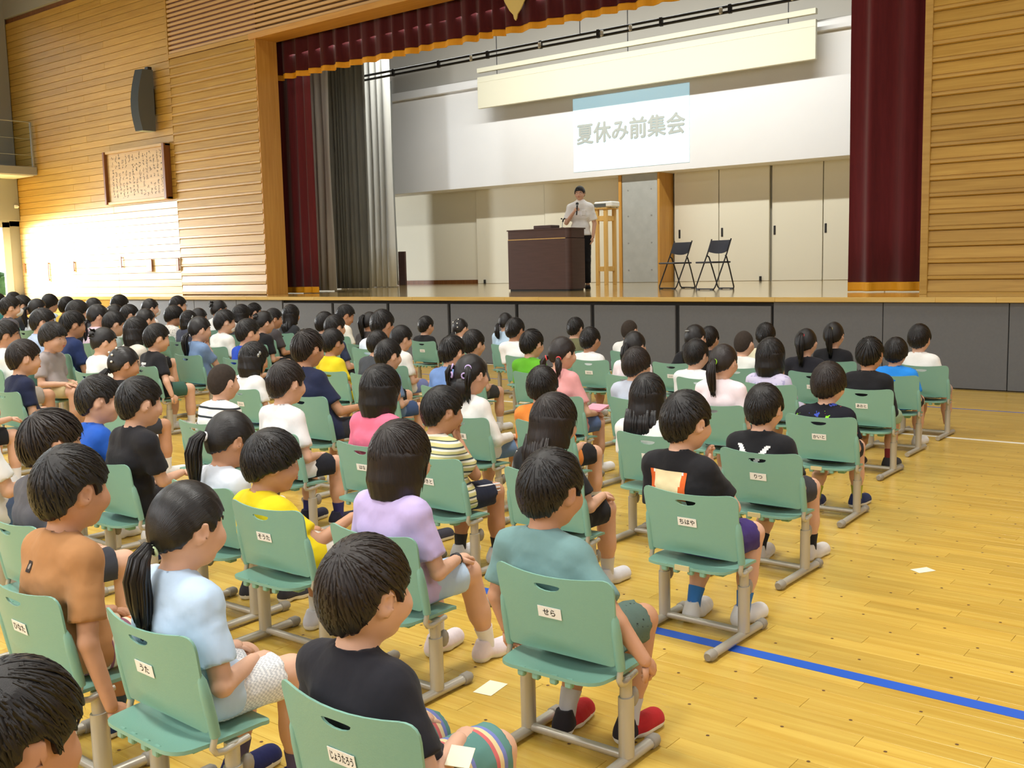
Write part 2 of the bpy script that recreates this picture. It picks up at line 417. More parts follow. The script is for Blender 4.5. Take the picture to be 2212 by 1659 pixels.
gal = empty('gallery', (XL, 4, 3.75), 0, 'grey side gallery with a glass railing high on the left wall', 'gallery')
MB().box((0, -8, 0), (1.08, 8.17, .19), 0, .01).obj('slab', M['grey_paint'], gal)
MB().box((.0, -8, -.02), (1.02, 8.1, -.002)).obj('soffit', M['white_plastic'], gal)
rl = MB().tube([(1.04, -8, 1.20), (1.04, 8.12, 1.20)], .012, 8).obj('handrail', M['alu'], gal, 1.0)
for z in (.45, .82): MB().tube([(1.04, -8, z), (1.04, 8.12, z)], .006, 6).obj('railing_wire', M['alu'], gal, 1.0)
for k in range(8): MB().box((1.02, 8.08-1.5*k, .19), (1.06, 8.12-1.5*k, 1.2), 0, .004).obj('railing_post', M['alu'], gal)
MB().box((1.036, -8, .22), (1.044, 8.08, 1.16)).obj('glass_panel', M['glass'], gal)
fx = MB().ball((XL+.16, 12.09, 3.075), (.07, .03, .03)); fx.box((XL+.06, 12.05, 3.04), (XL+.13, 12.13, 3.12), 0, .01)
prop(fx.obj('wall_camera', M['white_plastic'], None, 1.0), 'small white fitting on the grey header at the left wall corner', 'camera')
hedge = MB()
for k in range(60):
    hedge.ball((-30+rng.normal()*.6, 4+k*.18+rng.normal()*.3, rng.random()*1.5), .35+.3*rng.random(), 0, 7, 5)
o = hedge.obj('outdoor_hedge', M['leaf'], None); prop(o, 'bright green hedge outdoors beyond the left doors', 'hedge', None, 'stuff')
structure('ground', MB().box((-60, -30, -.3), (XL-.26, 40, -.15)), M['concrete'])
structure('wall_right', MB().box((XR, YB-.2, 0), (XR+.2, Y_WALL+.2, 8.6)), M['wood'])
structure('wall_back', MB().box((XL-.2, YB-.2, 0), (XR+.2, YB, 8.6)), M['wood'])

# ------------------------------------------------------------------ the stage
st = MB().box((-26, Y_LIP+.06, ZS-.06), (XR+.2, 20.7, ZS))
structure('floor_stage', st, M['stage_floor'])
lip = structure('trim_3', MB().box((-19.0, Y_LIP+.05, ZS-.054), (XR, Y_LIP+.09, ZS-.004)), M['stage_floor'])
lip['label'] = 'pale timber edge along the stage front'
x = -19.02; i = 0
while x < XR:
    L = (1.35, .9, 1.8, .6, 1.2)[i % 5]; i += 1
    MB().box((0, 0, -.0545), (L-.001, .06, 0), 0, .003).obj('edge_board', M['stage_floor'], lip, 0, (x, Y_LIP, ZS+.0005)); x += L
sf = structure('wall_stage_front', MB().box((-18.96, Y_LIP+.09, 0), (XR, Y_LIP+.2, ZS-.06)), M['black_gap'])
P = 1.2767; x0 = -19.0-.0; k = 0
X = -14.045
xs = [X-P*n for n in range(0, 5)][::-1]+[X+P*n for n in range(1, 16)]
for a, b in zip(xs[:-1], xs[1:]):
    door = -14.1 < a < -5.4
    g = .03 if door else .004
    a2 = max(a, -18.97)
    if b-a2 < .1: continue
    zt = ZS-.105 if door else ZS-.056
    MB().box((a2+g, Y_LIP+.045, .012), (b-g, Y_LIP+.088, zt), 0, .004).obj('storage_panel', M['grey_panel'], sf)
MB().box((-18.97, Y_LIP+.045, .012), (xs[0]-.004, Y_LIP+.088, ZS-.056), 0, .004).obj('storage_panel', M['grey_panel'], sf)

# stage back wall with sliding doors
bw = structure('wall_stage_back', MB().box((-27, 20.56, ZS), (-4, 20.75, 3.6)), M['wall_cream'])
for a, b, y in [(-27, -17.38, 20.50), (-17.36, -15.17, 20.42), (-15.15, -12.68, 20.40), (-11.55, -10.47, 20.40), (-10.45, -9.30, 20.40), (-9.26, -8.17, 20.46), (-8.15, -6.9, 20.46), (-6.88, -4, 20.46)]:
    MB().box((a, y, ZS+.004), (b, y+.05, 3.5), 0, .004).obj('door_leaf' if a > -20 else 'wall_panel', M['wall_cream'], bw)
MB().box((-27, 20.47, ZS), (-17.38, 20.50, ZS+.10)).obj('skirting', M['dark_wood'], bw)
for xh, yh in [(-11.42, 20.40), (-10.38, 20.40), (-9.20, 20.46), (-8.10, 20.46)]:
    MB().box((xh-.022, yh-.012, 1.93), (xh+.022, yh+.002, 2.12), 0, .004).obj('recessed_pull', M['black'], bw)
for xh in (-17.1, -9.48):
    MB().box((xh-.02, 20.36, ZS), (xh+.02, 20.41, ZS+.10), 0, .004).obj('floor_bolt', M['black'], bw)
up = structure('wall_stage_upper', MB().box((-27, 19.70, 3.365), (-4, 20.75, 5.78)), M['wall_white'])
MB().box((-27, 19.56, 5.73), (-4, 19.7, 5.92), 0, .004).obj('ledge', M['wall_white'], up)
MB().box((-27, 19.8, 5.92), (-4, 20.75, 8.4)).obj('upper_panel', M['taupe'], up)
structure('ceiling_stage', MB().box((-27, Y_WALL+.2, 8.3), (-3, 20.75, 8.5)), M['wing_dark'])
structure('wall_stage_left', MB().box((-26.2, Y_WALL+.3, 0), (-26, 20.7, 8.4)), M['wing_dark'])
structure('wall_stage_right', MB().box((-3.4, Y_WALL+.3, 0), (-3.2, 20.7, 8.4)), M['wing_dark'])
cl = structure('column_concrete', MB().box((-12.58, 19.86, ZS), (-11.66, 20.5, 3.4), 0, .01), M['concrete'])
mb = MB()
for zz in (1.25, 1.85, 2.45, 3.02):
    for xx in (-12.42, -11.82): mb.tube([(xx, 19.853, zz), (xx, 19.87, zz)], .018, 8)
o = mb.obj('tie_holes', M['grey_paint'], cl); o['kind'] = 'stuff'
MB().box((-11.655, 19.84, ZS), (-11.60, 20.45, 3.4), 0, .004).obj('side_board', M['beam'], cl)
MB().box((-12.66, 19.84, ZS), (-12.585, 20.45, 3.4), 0, .004).obj('side_board', M['beam'], cl)

bd = empty('reflector_board', (-12.0, 19.2, 5.15), 0, 'long cream board hung above the projected slide over the stage', 'board')
MB().box((-4.18, 0, 0), (4.16, .08, .73), 0, .006).obj('panel', M['board_cream'], bd)
MB().box((-4.18, -.01, .83), (4.16, .09, .935), 0, .006).obj('head_rail', M['board_cream'], bd)
MB().box((-4.18, -.006, .60), (4.16, .0, .612)).obj('seam_strip', M['board_cream'], bd)
for xx in (-3.6, 0, 3.6): MB().tube([(xx, .04, .5), (xx, .04, 3.1)], .01, 6).obj('hanger', M['black'], bd)

# slide: a thin panel whose own glow replaces the projector beam
def text_mesh(body, size, mat, bold=0.0, depth=0.0):
    c = bpy.data.curves.new('lettering', 'FONT'); c.body = body; c.size = size; c.align_x = 'CENTER'; c.align_y = 'CENTER'
    c.offset = bold; c.extrude = depth; c.resolution_u = 3
    o = bpy.data.objects.new('lettering', c); COL.objects.link(o)
    dg = bpy.context.evaluated_depsgraph_get(); dg.update()
    me = bpy.data.meshes.new_from_object(o.evaluated_get(dg))
    bpy.data.objects.remove(o); bpy.data.curves.remove(c)
    me.materials.clear(); me.materials.append(mat)
    return me
sd = MB().box((-1.49, 0, 0), (1.49, .008, 1.64)).obj('glowing_slide', M['slide'], None, 0, (-12.27, 19.69, 3.505))
prop(sd, 'glowing panel for the projected slide with big grey Japanese lettering on the stage wall', 'slide')
me0 = text_mesh('夏休み前集会', .50, M['slide_ink'], .0)
bm = bmesh.new()
for k_, (dx_, dy_) in enumerate(((-.018, 0), (.018, 0), (0, -.013), (0, .013), (.009, .007), (-.009, -.007))):      # several passes give the heavy strokes
    b2 = me0.copy(); b2.transform(Matrix.Translation((dx_, dy_, .0012*k_))); bm.from_mesh(b2); bpy.data.meshes.remove(b2)
bm.to_mesh(me0); bm.free()
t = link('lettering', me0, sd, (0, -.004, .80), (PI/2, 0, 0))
bb = [v.co for v in t.data.vertices]; wx = max(v.x for v in bb)-min(v.x for v in bb); hx = max(v.y for v in bb)-min(v.y for v in bb)
t.scale = (2.80/wx, .47/hx, 1)
M['slide_faint'] = material('slide_faint_lettering', lin(214, 218, 208), .75, .2, emit=((.3, .6, .8, 1), .4))  # small lettering glows faintly too, in place of projector light
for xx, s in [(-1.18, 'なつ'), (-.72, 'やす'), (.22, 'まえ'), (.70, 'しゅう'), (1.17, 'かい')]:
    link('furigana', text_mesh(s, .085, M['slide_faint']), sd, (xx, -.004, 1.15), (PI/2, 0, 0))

# curtains
def curtain(name, x0, x1, y, z0, z1, mat, pitch=.22, amp=.06, parent=None, hem=None, ph=0.0, flare=0.0, nper=10, smooth=4.0, irregular=.5):
    n = max(8, int((x1-x0)/pitch*nper)); U = np.linspace(x0, x1, n); r2 = np.random.default_rng(int(abs(x0*100))+5)
    w_ = np.cumsum(1+irregular*np.interp(np.arange(n), np.arange(0, n+nper, nper), r2.normal(0, 1, len(np.arange(0, n+nper, nper)))))
    w_ = (w_-w_[0])/(w_[-1]-w_[0])*(x1-x0)/pitch*2*PI+ph
    A = amp*(1+.4*np.interp(np.arange(n), np.arange(0, n+nper, nper), r2.normal(0, .6, len(np.arange(0, n+nper, nper)))))
    Z = np.linspace(z0, z1, 7); vs = []
    for zi, z in enumerate(Z):
        k = 1+flare*(1-zi/6)
        yy = y+A*np.sin(w_+.25*math.sin(z*1.3))*k+.25*A*np.sin(2.3*w_+1+.1*z)
        vs.append(np.c_[U, yy, np.full(n, z)])
    Vv = np.concatenate(vs)
    i, j = np.meshgrid(np.arange(n-1), np.arange(6))
    a = (j*n+i).ravel(); Qq = np.c_[a, a+1, a+n+1, a+n]
    V2 = Vv+np.array((0, .006, 0)); N = len(Vv)
    rim = np.array([(i, i+1, N+i+1, N+i) for i in range(n-1)]+[(6*n+i, N+6*n+i, N+6*n+i+1, 6*n+i+1) for i in range(n-1)])
    Qa = np.concatenate([Qq, Qq[:, ::-1]+N, rim[:, ::-1]])
    return np_mesh(name, np.concatenate([Vv, V2]), Qa, mat, None, smooth)
def red_drape(label, x0, x1, y, z1, **kw):
    e = empty('stage_drape', ((x0+x1)/2, y, ZS), 0, label, 'curtain')
    c = link('cloth', curtain('cloth', x0-e.location.x, x1-e.location.x, 0, .115, z1-ZS, M['curtain_red'], **kw), e)
    f = link('gold_hem', curtain('hem', x0-e.location.x, x1-e.location.x, -.004, .012, .125, M['fringe'], **kw), e)
    f['label'] = 'gold fringe along the bottom edge'
    return e
red_drape('wine red velvet stage drape at the right of the opening', -4.87, -3.2, 13.05, 5.6, pitch=.30, amp=.05)
red_drape('wine red velvet stage drape at the left of the opening', -16.6, -15.07, 13.05, 5.6, pitch=.30, amp=.025)
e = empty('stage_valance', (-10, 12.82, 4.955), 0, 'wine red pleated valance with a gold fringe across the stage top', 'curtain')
link('cloth', curtain('cloth', -6.3, 6.4, 0, .09, .75, M['velvet_shaded'], pitch=.335, amp=.035, flare=.25, irregular=.15), e)
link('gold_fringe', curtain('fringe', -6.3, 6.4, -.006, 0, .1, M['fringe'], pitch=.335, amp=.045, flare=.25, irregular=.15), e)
em = MB(); pr = [(0, 0), (.025, .03), (.04, .09), (.11, .16), (.20, .30), (.26, .46), (.27, .62), (.2, .8), (0, .95)]
outl = pr+[(-a, b) for a, b in pr[::-1][1:-1]]
em.add([(a, -.02, b) for a, b in outl]+[(a, .0, b) for a, b in outl],
       [tuple(range(len(outl))), tuple(range(len(outl), 2*len(outl)))[::-1]]+[(i, (i+1) % len(outl), len(outl)+(i+1) % len(outl), len(outl)+i)[::-1] for i in range(len(outl))])
o = em.obj('crest', M['gold'], None, 0, (-9.93, 12.74, 5.11)); prop(o, 'pale gold leaf shaped crest on the red valance', 'crest')
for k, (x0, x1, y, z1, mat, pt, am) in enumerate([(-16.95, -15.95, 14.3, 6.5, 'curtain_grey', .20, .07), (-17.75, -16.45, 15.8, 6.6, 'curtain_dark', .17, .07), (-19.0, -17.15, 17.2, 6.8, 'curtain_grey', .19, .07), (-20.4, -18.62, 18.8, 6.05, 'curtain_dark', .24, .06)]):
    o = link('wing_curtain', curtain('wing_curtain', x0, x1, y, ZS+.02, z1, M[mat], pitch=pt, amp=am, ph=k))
    prop(o, ('pale grey wing curtain nearest the red drape at the stage left', 'dark grey wing curtain second from the red drape', 'mid grey pleated wing curtain third from the red drape', 'dark grey wing curtain furthest back beside the stage wall')[k], 'curtain', 'grey wing curtains')
prop(MB().box((-19.32, 19.5, ZS), (-19.08, 19.56, 1.85), 0, .005).obj('upright_board', M['lectern'], None), 'narrow dark upright board behind the grey wing curtains', 'board')
bt = empty('lighting_batten', (-11, 16, 5.53), 0, 'black twin pipe lighting batten across the stage top', 'batten')
for dz in (-.045, .045): MB().tube([(-8, 0, dz), (7.5, 0, dz)], .024, 8).obj('pipe', M['black'], bt, 1.0)
cm = MB().box((-.03, -.03, -.075), (.03, .03, .075), 0, .006).mesh('bracket', M['black'])
for k in range(12): link('bracket', cm, bt, (-7.4+k*1.3, 0, 0))
hk = MB().box((-.028, -.05, -.05), (.028, -.02, .05), 0, .006).ball((0, -.05, -.04), .024).mesh('clamp', M['white_plastic'])
for k, xx in enumerate((-2.6, -.9, .5, 1.1, 2.85, 4.1)): link('clamp', hk, bt, (xx, 0, -.01))
for xx in (-6, 0, 6): MB().tube([(xx, 0, .04), (xx, 0, 2.7)], .008, 6).obj('hanger', M['black'], bt)

# lectern with a box and a microphone on it
le = empty('lectern', (-10.4, 13.9, ZS), 0, 'dark brown lectern with rounded corner and thin gold line', 'lectern')
def plan_block(z0, z1, ins=0.0):
    pts = [(-.72+ins, 0+ins), (.46, 0+ins)]
    for a in np.linspace(-PI/2, 0, 7)[1:]: pts.append((.46+(.10-ins)*math.cos(a), .10+(.10-ins)*math.sin(a)))
    pts += [(.56-ins, .46-ins), (-.72+ins, .46-ins)]
    n = len(pts)
    return [(x, y, z0) for x, y in pts]+[(x, y, z1) for x, y in pts], [tuple(range(n))[::-1], tuple(range(n, 2*n))]+[(i, (i+1) % n, n+(i+1) % n, n+i) for i in range(n)]
MB().add(*plan_block(.03, .868)).obj('body', M['lectern'], le, .6)
MB().add(*plan_block(.878, 1.02, .004)).obj('upper_panel', M['lectern'], le, .6)
MB().add(*plan_block(1.02, 1.04, -.012)).obj('top', M['lectern'], le, .6)
MB().add(*plan_block(0, .03, .02)).obj('plinth', M['black'], le, .6)
MB().box((-.71, -.006, .866), (.49, .01, .879)).obj('inlay_line', M['stand_wood'], le)['label'] = 'thin pale gold inlay line'
prop(MB().box((-10.64, 14.0, ZS+1.041), (-10.27, 14.25, ZS+1.10), 0, .008).obj('document_box', M['lectern'], None), 'small dark box lying on the lectern top', 'box')
e = empty('gooseneck_microphone', (-10.07, 14.05, ZS+1.04), 0, 'thin gooseneck microphone standing on the lectern', 'microphone')
MB().tube([(0, 0, 0), (0, 0, .01)], .03, 12).obj('base', M['black'], e, 1.0)
MB().tube([(0, 0, 0), (0, 0, .06), (0, .01, .10)], .006, 8).obj('neck', M['alu'], e, 1.0)
MB().tube([(0, .01, .10), (.01, .02, .15)], .014, 8).ball((-.03, .02, .155), .014).ball((.03, .02, .155), .014).obj('head', M['black'], e, 1.0)
# projector on its wooden stand
e = empty('projector_stand', (-11.905, 18.0, ZS), 0, 'tall pale wooden stand with upright posts behind the speaker', 'stand')
for xx in (-.105, .105):
    for yy in (0, .32): MB().box((xx-.035, yy-.035, 0), (xx+.035, yy+.035, 1.56), 0, .004).obj('post', M['stand_wood'], e)
for zz in (.28, 1.32):
    for yy in (0, .32): MB().box((-.07, yy-.02, zz), (.07, yy+.02, zz+.10), 0, .003).obj('rail', M['stand_wood'], e)
    for xx in (-.105, .105): MB().box((xx-.02, .035, zz), (xx+.02, .285, zz+.10), 0, .003).obj('rail', M['stand_wood'], e)
MB().box((-.17, -.05, 1.56), (.17, .38, 1.585), 0, .004).obj('top_board', M['stand_wood'], e)
e = empty('projector', (-11.86, 18.13, ZS+1.585), 0, 'white projector standing on the tall wooden stand', 'projector')
MB().box((-.22, -.15, .012), (.22, .17, .125), 0, .02).obj('case', M['white_plastic'], e)
MB().tube([(-.1, .17, .07), (-.1, .20, .07)], .04, 14).obj('lens', M['dark_plastic'], e, 1.0)
MB().box((-.215, -.153, .02), (.08, -.149, .085), 0, .0).obj('vent', M['speaker'], e)
MB().box((-.05, -.05, .125), (.07, .05, .14), 0, .004).obj('control_pad', M['dark_plastic'], e)
for xx in (-.17, .17):
    for yy in (-.11, .13): MB().tube([(xx, yy, 0), (xx, yy, .014)], .014, 8).obj('foot', M['dark_plastic'], e, 1.0)
# folding chairs
def folding_chair(loc, rz, label):
    e = empty('folding_chair', loc, rz, label, 'chair', 'folding chairs on the stage')
    for s in (-1, 1):
        MB().tube([(s*.205, -.14, .775), (s*.205, -.05, .56), (s*.205, .20, .05), (s*.19, .215, .015)], .011, 8).obj('front_leg', M['black'], e, 1.0)
        MB().tube([(s*.19, -.03, .52), (s*.185, -.06, .50), (s*.18, -.14, .30), (s*.17, -.235, .04), (s*.155, -.245, .015)], .011, 8).obj('rear_leg', M['black'], e, 1.0)
    MB().tube([(-.19, .215, .014), (.19, .215, .014)], .011, 8).obj('front_bar', M['black'], e, 1.0)
    MB().tube([(-.155, -.245, .014), (.155, -.245, .014)], .011, 8).obj('rear_bar', M['black'], e, 1.0)
    for s in (-1, 1):
        MB().box((s*.15-.03, .20, 0), (s*.15+.03, .232, .012)).obj('foot_pad', M['dark_plastic'], e)
        MB().box((s*.12-.03, -.262, 0), (s*.12+.03, -.23, .012)).obj('foot_pad', M['dark_plastic'], e)
    MB().box((-.19, -.16, .405), (.19, .24, .432), 0, .012).obj('seat', M['chair_pad'], e)
    n = 9; vs = []; fs = []
    for side in (0, 1):
        for i in range(n):
            u = -1+2*i/(n-1); y = -.10-.035*(1-u*u)
            for z, dy in ((.755, -.035), (.745-.0, -.03), (.585-.035*(1-u*u), .035)):
                vs.append((u*.2, y+dy+side*.018, z))
    m = 3
    for side in (0, 1):
        for i in range(n-1):
            for j in range(m-1):
                a = side*n*m+i*m+j; q_ = (a, a+m, a+m+1, a+1); fs.append(q_ if side else q_[::-1])
    for i in range(n-1):
        for j in (0, m-1):
            a = i*m+j; q_ = (a, a+m, a+m+n*m, a+n*m); fs.append(q_ if j == 0 else q_[::-1])
    for i in (0, n-1):
        for j in range(m-1):
            a = i*m+j; q_ = (a, a+1, a+1+n*m, a+n*m); fs.append(q_[::-1] if i == 0 else q_)
    b = MB().add(vs, fs).obj('backrest', M['chair_pad'], e, .8)
    MB().box((.02, -.176, .675), (.095, -.160, .715), 0, .004).obj('maker_plate', M['paper'], e)
    return e
folding_chair((-8.42, 14.95, ZS), math.atan2(.28, -.96)-PI/2+PI if False else PI-.30, 'black folding chair on the stage nearer the lectern')
folding_chair((-7.46, 14.42, ZS), PI-.30, 'black folding chair on the stage nearer the right drape')

# wall speaker and song plaque
e = empty('wall_speaker', (-18.80, 12.0, 4.86), 0, 'tall grey curved loudspeaker on the left timber wall', 'speaker'); e.scale = (.72, .85, 1.0)
n = 9; vs = []
for i in range(n):
    t_ = i/(n-1); z = -.60+1.2*t_; bow = -.16-.16*math.sin(PI*(.15+.85*t_)); tw = .02+.0*t_; xo = .02*(t_-.5)
    vs += [(-.16+xo, .13, z), (-.17+xo, bow, z), (.11+xo, bow+.05, z), (.16+xo, .13, z)]
fs = [(3, 2, 1, 0), tuple((n-1)*4+k for k in range(4))]; mi = [2, 2]
mb = MB()
mb.add(vs, fs, 2)
mb2 = [(i*4+k, i*4+(k+1) % 4, (i+1)*4+(k+1) % 4, (i+1)*4+k) for i in range(n-1) for k in range(4)]
mb.f += mb2; mb.m += [1 if k == 1 else 0 for i in range(n-1) for k in range(4)]
mb.obj('cabinet', [M['speaker'], M['speaker_grille'], M['speaker_end']], e, .6)
MB().box((-.05, .12, -.25), (.05, .215, .25), 0, .01).obj('bracket', M['black'], e)
MB().box((-.02, .02, .60), (.14, .13, .66), 0, .008).obj('top_cap', M['black'], e)
e = empty('song_plaque', (-19.48, 12.16, 3.45), 0, 'wooden plaque of handwritten columns on the left timber wall', 'plaque')
MB().box((-1.08, -.06, -.50), (1.06, .02, .50), 0, .004).obj('tablet', M['plaque'], e)
for x0, x1 in ((-1.15, -1.08), (1.06, 1.14)): MB().box((x0, -.13, -.55), (x1, .02, .55), 0, .006).obj('side_frame', M['dark_wood'], e)
for z0, z1 in ((-.56, -.50), (.50, .56)): MB().box((-1.15, -.10, z0), (1.14, .02, z1), 0, .006).obj('frame_rail', M['plaque'], e)
mb = MB(); r3 = np.random.default_rng(3)
for c_ in range(15):
    xx = .92-c_*.128; zt = .40 if c_ % 3 else .43; zz = zt
    while zz > -.42:
        if r3.random() < .78:
            for _ in range(4):
                a, b = r3.normal(0, .016, 2); L_, h_ = (.030, .006) if r3.random() < .5 else (.006, .030)
                mb.box((xx+a-L_/2, -.0625, zz+b-h_/2), (xx+a+L_/2, -.0595, zz+b+h_/2))
        zz -= .062
o = mb.obj('brushed_columns', M['ink'], e); o['kind'] = 'stuff'
# papers on the floor
prop(MB().box((-.045, -.03, 0), (.045, .03, .0006)).obj('paper_slip', M['paper'], None, 0, (-1.37, 4.645, .001), (0, 0, 1.0)), 'small white paper slip lying alone on the open floor at right', 'paper')
prop(MB().box((-.035, -.055, 0), (.035, .055, .0006)).obj('paper_slip', M['paper'], None, 0, (-2.13, 2.515, .001), (0, 0, .15)), 'cream paper slip under the chair foot of the lavender shirted child', 'paper')
# ------------------------------------------------------------------ green school chairs
def chair_meshes():
    out = {}
    # backrest: outline with a grip hole, triangulated flat, then bent
    def round_poly(pts, rads, n=5):
        res = []
        m = len(pts)
        for i in range(m):
            p0, p, p1 = Vector(pts[i-1]), Vector(pts[i]), Vector(pts[(i+1) % m]); r = rads[i]
            if r <= 0: res.append(tuple(p)); continue
            a = p+(p0-p).normalized()*r; b = p+(p1-p).normalized()*r
            for k in range(n+1):
                t = k/n; q = a*(1-t)**2+p*2*t*(1-t)+b*t*t; res.append((q.x, q.y))
        return res
    top = [(.200-.4*i/10, .570-.016*(1-((i-5)/5)**2)) for i in range(11)]
    outl = round_poly([(-.178, .312), (.178, .312)]+[(.193, .46)]+top+[(-.193, .46)], [.012, .012, 0, .045]+[0]*9+[.045, 0])
    hole = [(.043*math.cos(a), .527+(.004 if math.sin(a) > 0 else .016)*math.sin(a)) for a in np.linspace(0, 2*PI, 15)[:-1]]
    def bend(x, z):
        return .022-.042*(z-.345)/.225+.032*(x/.195)**2-.024
    def shell(outl, holes, grid, f, th, mat, name, extra=None):
        co = [Vector(p) for p in outl]; ed = []; n = len(outl)
        ed += [(i, (i+1) % n) for i in range(n)]
        for h in holes:
            s = len(co); co += [Vector(p) for p in h]; ed += [(s+i, s+(i+1) % len(h)) for i in range(len(h))]
        def inside(p, poly):
            c = False; j = len(poly)-1
            for i in range(len(poly)):
                (x1, y1), (x2, y2) = poly[i], poly[j]
                if (y1 > p[1]) != (y2 > p[1]) and p[0] < (x2-x1)*(p[1]-y1)/(y2-y1)+x1: c = not c
                j = i
            return c
        xs = [p[0] for p in outl]; ys = [p[1] for p in outl]
        for gx in np.linspace(min(xs), max(xs), grid[0])[1:-1]:
            for gy in np.linspace(min(ys), max(ys), grid[1])[1:-1]:
                if inside((gx, gy), outl) and not any(inside((gx, gy), h) for h in holes): co.append(Vector((gx, gy)))
        vv, ee, ff, *_ = delaunay_2d_cdt(co, ed, [], 0, 1e-5)
        tri = []
        for f_ in ff:
            c = sum((vv[i] for i in f_), Vector((0, 0)))/len(f_)
            if inside(c, outl) and not any(inside(c, h) for h in holes): tri.append(tuple(f_))
        A = [f(p.x, p.y, 0) for p in vv]; B = [f(p.x, p.y, th) for p in vv]; N = len(vv)
        from collections import Counter
        cnt = Counter()
        for t in tri:
            for a, b in zip(t, t[1:]+t[:1]): cnt[(a, b)] += 1
        fs = list(tri)+[tuple(i+N for i in t[::-1]) for t in tri]
        for (a, b) in cnt:
            if (b, a) not in cnt: fs.append((b, a, a+N, b+N))
        mb = MB(); mb.add(A+B, fs)
        if extra: extra(mb)
        me = mb.mesh(name, mat, .7)
        bm = bmesh.new(); bm.from_mesh(me); bmesh.ops.recalc_face_normals(bm, faces=bm.faces); bm.to_mesh(me); bm.free()
        finish_s = me.polygons.foreach_set('use_smooth', np.ones(len(me.polygons), bool)); me.set_sharp_from_angle(angle=.7)
        return me
    def sleeves(mb):
        for s in (-1, 1):
            pts = [(s*.188, bend(.188, z)+.004, z) for z in (.304, .33, .41, .450, .468)]
            mb.tube(pts, [.0135, .0145, .0145, .011, .004], 9)
    out['backrest'] = shell(outl, [hole], (11, 9), lambda x, z, t: (x, bend(x, z)+(t if t else 0)-.003, z), .006, M['green_plastic'], 'backrest', sleeves)
    so = round_poly([(-.160, -.062), (.160, -.062), (.178, .05), (.168, .225), (-.168, .225), (-.178, .05)], [.05, .05, .02, .04, .04, .02])
    def seat_z(x, y):
        z = .285-.010*(1-(x/.17)**2)*(1 if y < .12 else max(0, 1-(y-.12)/.1))
        if y > .15: z -= 2.6*(y-.15)**2
        if y < 0: z += 2.0*y**2
        return z
    def lugs(mb):
        for s in (-1, 1):
            for a in (.03, .14): mb.box((s*.11-.02, a-.018, .250), (s*.11+.02, a+.018, .276), 0, .004)
        for a in (-.08, -.03, .03, .08): mb.box((a-.012, -.060, .258), (a+.012, -.042, .284), 0, .004)
    out['seat'] = shell(so, [], (11, 11), lambda x, y, t: (x, y, seat_z(x, y)-t), .010, M['green_plastic'], 'seat', lugs)
    for s, k in ((-1, 'L'), (1, 'R')):
        out['tube'+k] = MB().tube([(s*.188, bend(.188, .34)+.004, .34), (s*.188, bend(.188, .31)+.003, .300), (s*.188, .030, .276), (s*.187, .040, .262), (s*.185, .062, .257), (s*.175, .14, .262)], .0088, 8).mesh('side_tube', M['steel'], 1.0)
        out['post'+k] = MB().tube([(s*.170, .095, .03), (s*.170, .095, .205), (s*.170, .095, .2051), (s*.170, .095, .268)], [.021, .021, .0165, .0165], 10, 0, 1.25, True, (0, 1, 0)).mesh('post', M['steel'], .8)
        out['foot'+k] = MB().tube([(s*.172, -.165, .019), (s*.170, .10, .019), (s*.172, .245, .019)], .0175, 10, 0, .9).mesh('foot_rail', M['steel'], .8)
        out['lock'+k] = MB().ball((s*.170, .135, .19), (.013, .022, .030), 0, 8, 6).mesh('height_lock', M['steel_dark'], 1.0)
    out['bar'] = MB().tube([(-.165, .095, .030), (.165, .095, .030)], .0135, 10).mesh('cross_bar', M['steel'], .8)
    out['capR'] = MB().tube([(0, -.012, .019), (0, 0, .019), (0, .03, .019), (0, .034, .019)], [.014, .0205, .0205, .016], 10).box((-.014, 0, 0), (.014, .03, .02), 0, .004).mesh('foot_cap', M['steel_dark'], .8)
    return out
CH = chair_meshes()
def bend_y(x, z): return .022-.042*(z-.345)/.225+.032*(x/.195)**2-.024
TEXTS = {}
def make_chair(x, y, rz, s, label, group, text=None, near=True, tape=False, dx=0.0):
    r = empty('school_chair', (x, y, 0), rz, label, 'chair', group); r.scale = (s, s, s)
    for n in ('backrest', 'seat'): link(n, CH[n], r)
    for k in 'LR':
        link('side_tube', CH['tube'+k], r); link('post', CH['post'+k], r); link('foot_rail', CH['foot'+k], r)
        if near: link('height_lock', CH['lock'+k], r)
    link('cross_bar', CH['bar'], r)
    if near:
        for sx in (-1, 1):
            link('foot_cap', CH['capR'], r, (sx*.172, -.175, 0)); link('foot_cap', CH['capR'], r, (sx*.172, .250, 0), (0, 0, PI))
    if text is not None:
        z0 = .447; wd = .078
        key = 'st'
        if key not in TEXTS: TEXTS[key] = MB().box((-.039, -.0008, -.0165), (.039, .0004, .0165)).mesh('name_sticker', M['sticker'])
        tilt = math.atan(.042/.225)
        stk = link('name_sticker', TEXTS[key], r, (dx, bend_y(dx, z0)-.0040, z0), (tilt, 0, 0))
        if text not in TEXTS:
            if text:
                me = text_mesh(text, .0225, M['ink'], .0004)
                bb = [v.co for v in me.vertices]; wdt = max(v.x for v in bb)-min(v.x for v in bb)
                if wdt > .066:
                    for v in me.vertices: v.co.x *= .066/wdt
            else:
                mb = MB()
                for i in range(4):
                    a = -.020+i*.0125
                    mb.box((a-.004, -.006, -.0003), (a+.004, -.004, 0)).box((a-.001, -.007, -.0003), (a+.001, .006, 0)).box((a-.004, .002, -.0003), (a+.003, .0035, 0))
                me = mb.mesh('lettering', M['ink'])
            TEXTS[text] = me
        link('lettering', TEXTS[text], stk, (0, -.0012, -.001), (PI/2, 0, 0))
    if tape:
        if 'tape' not in TEXTS: TEXTS['tape'] = MB().box((-.03, -.0665, .272), (.03, -.0615, .292)).mesh('tape_label', M['tape'])
        link('tape_label', TEXTS['tape'], r)
    return r

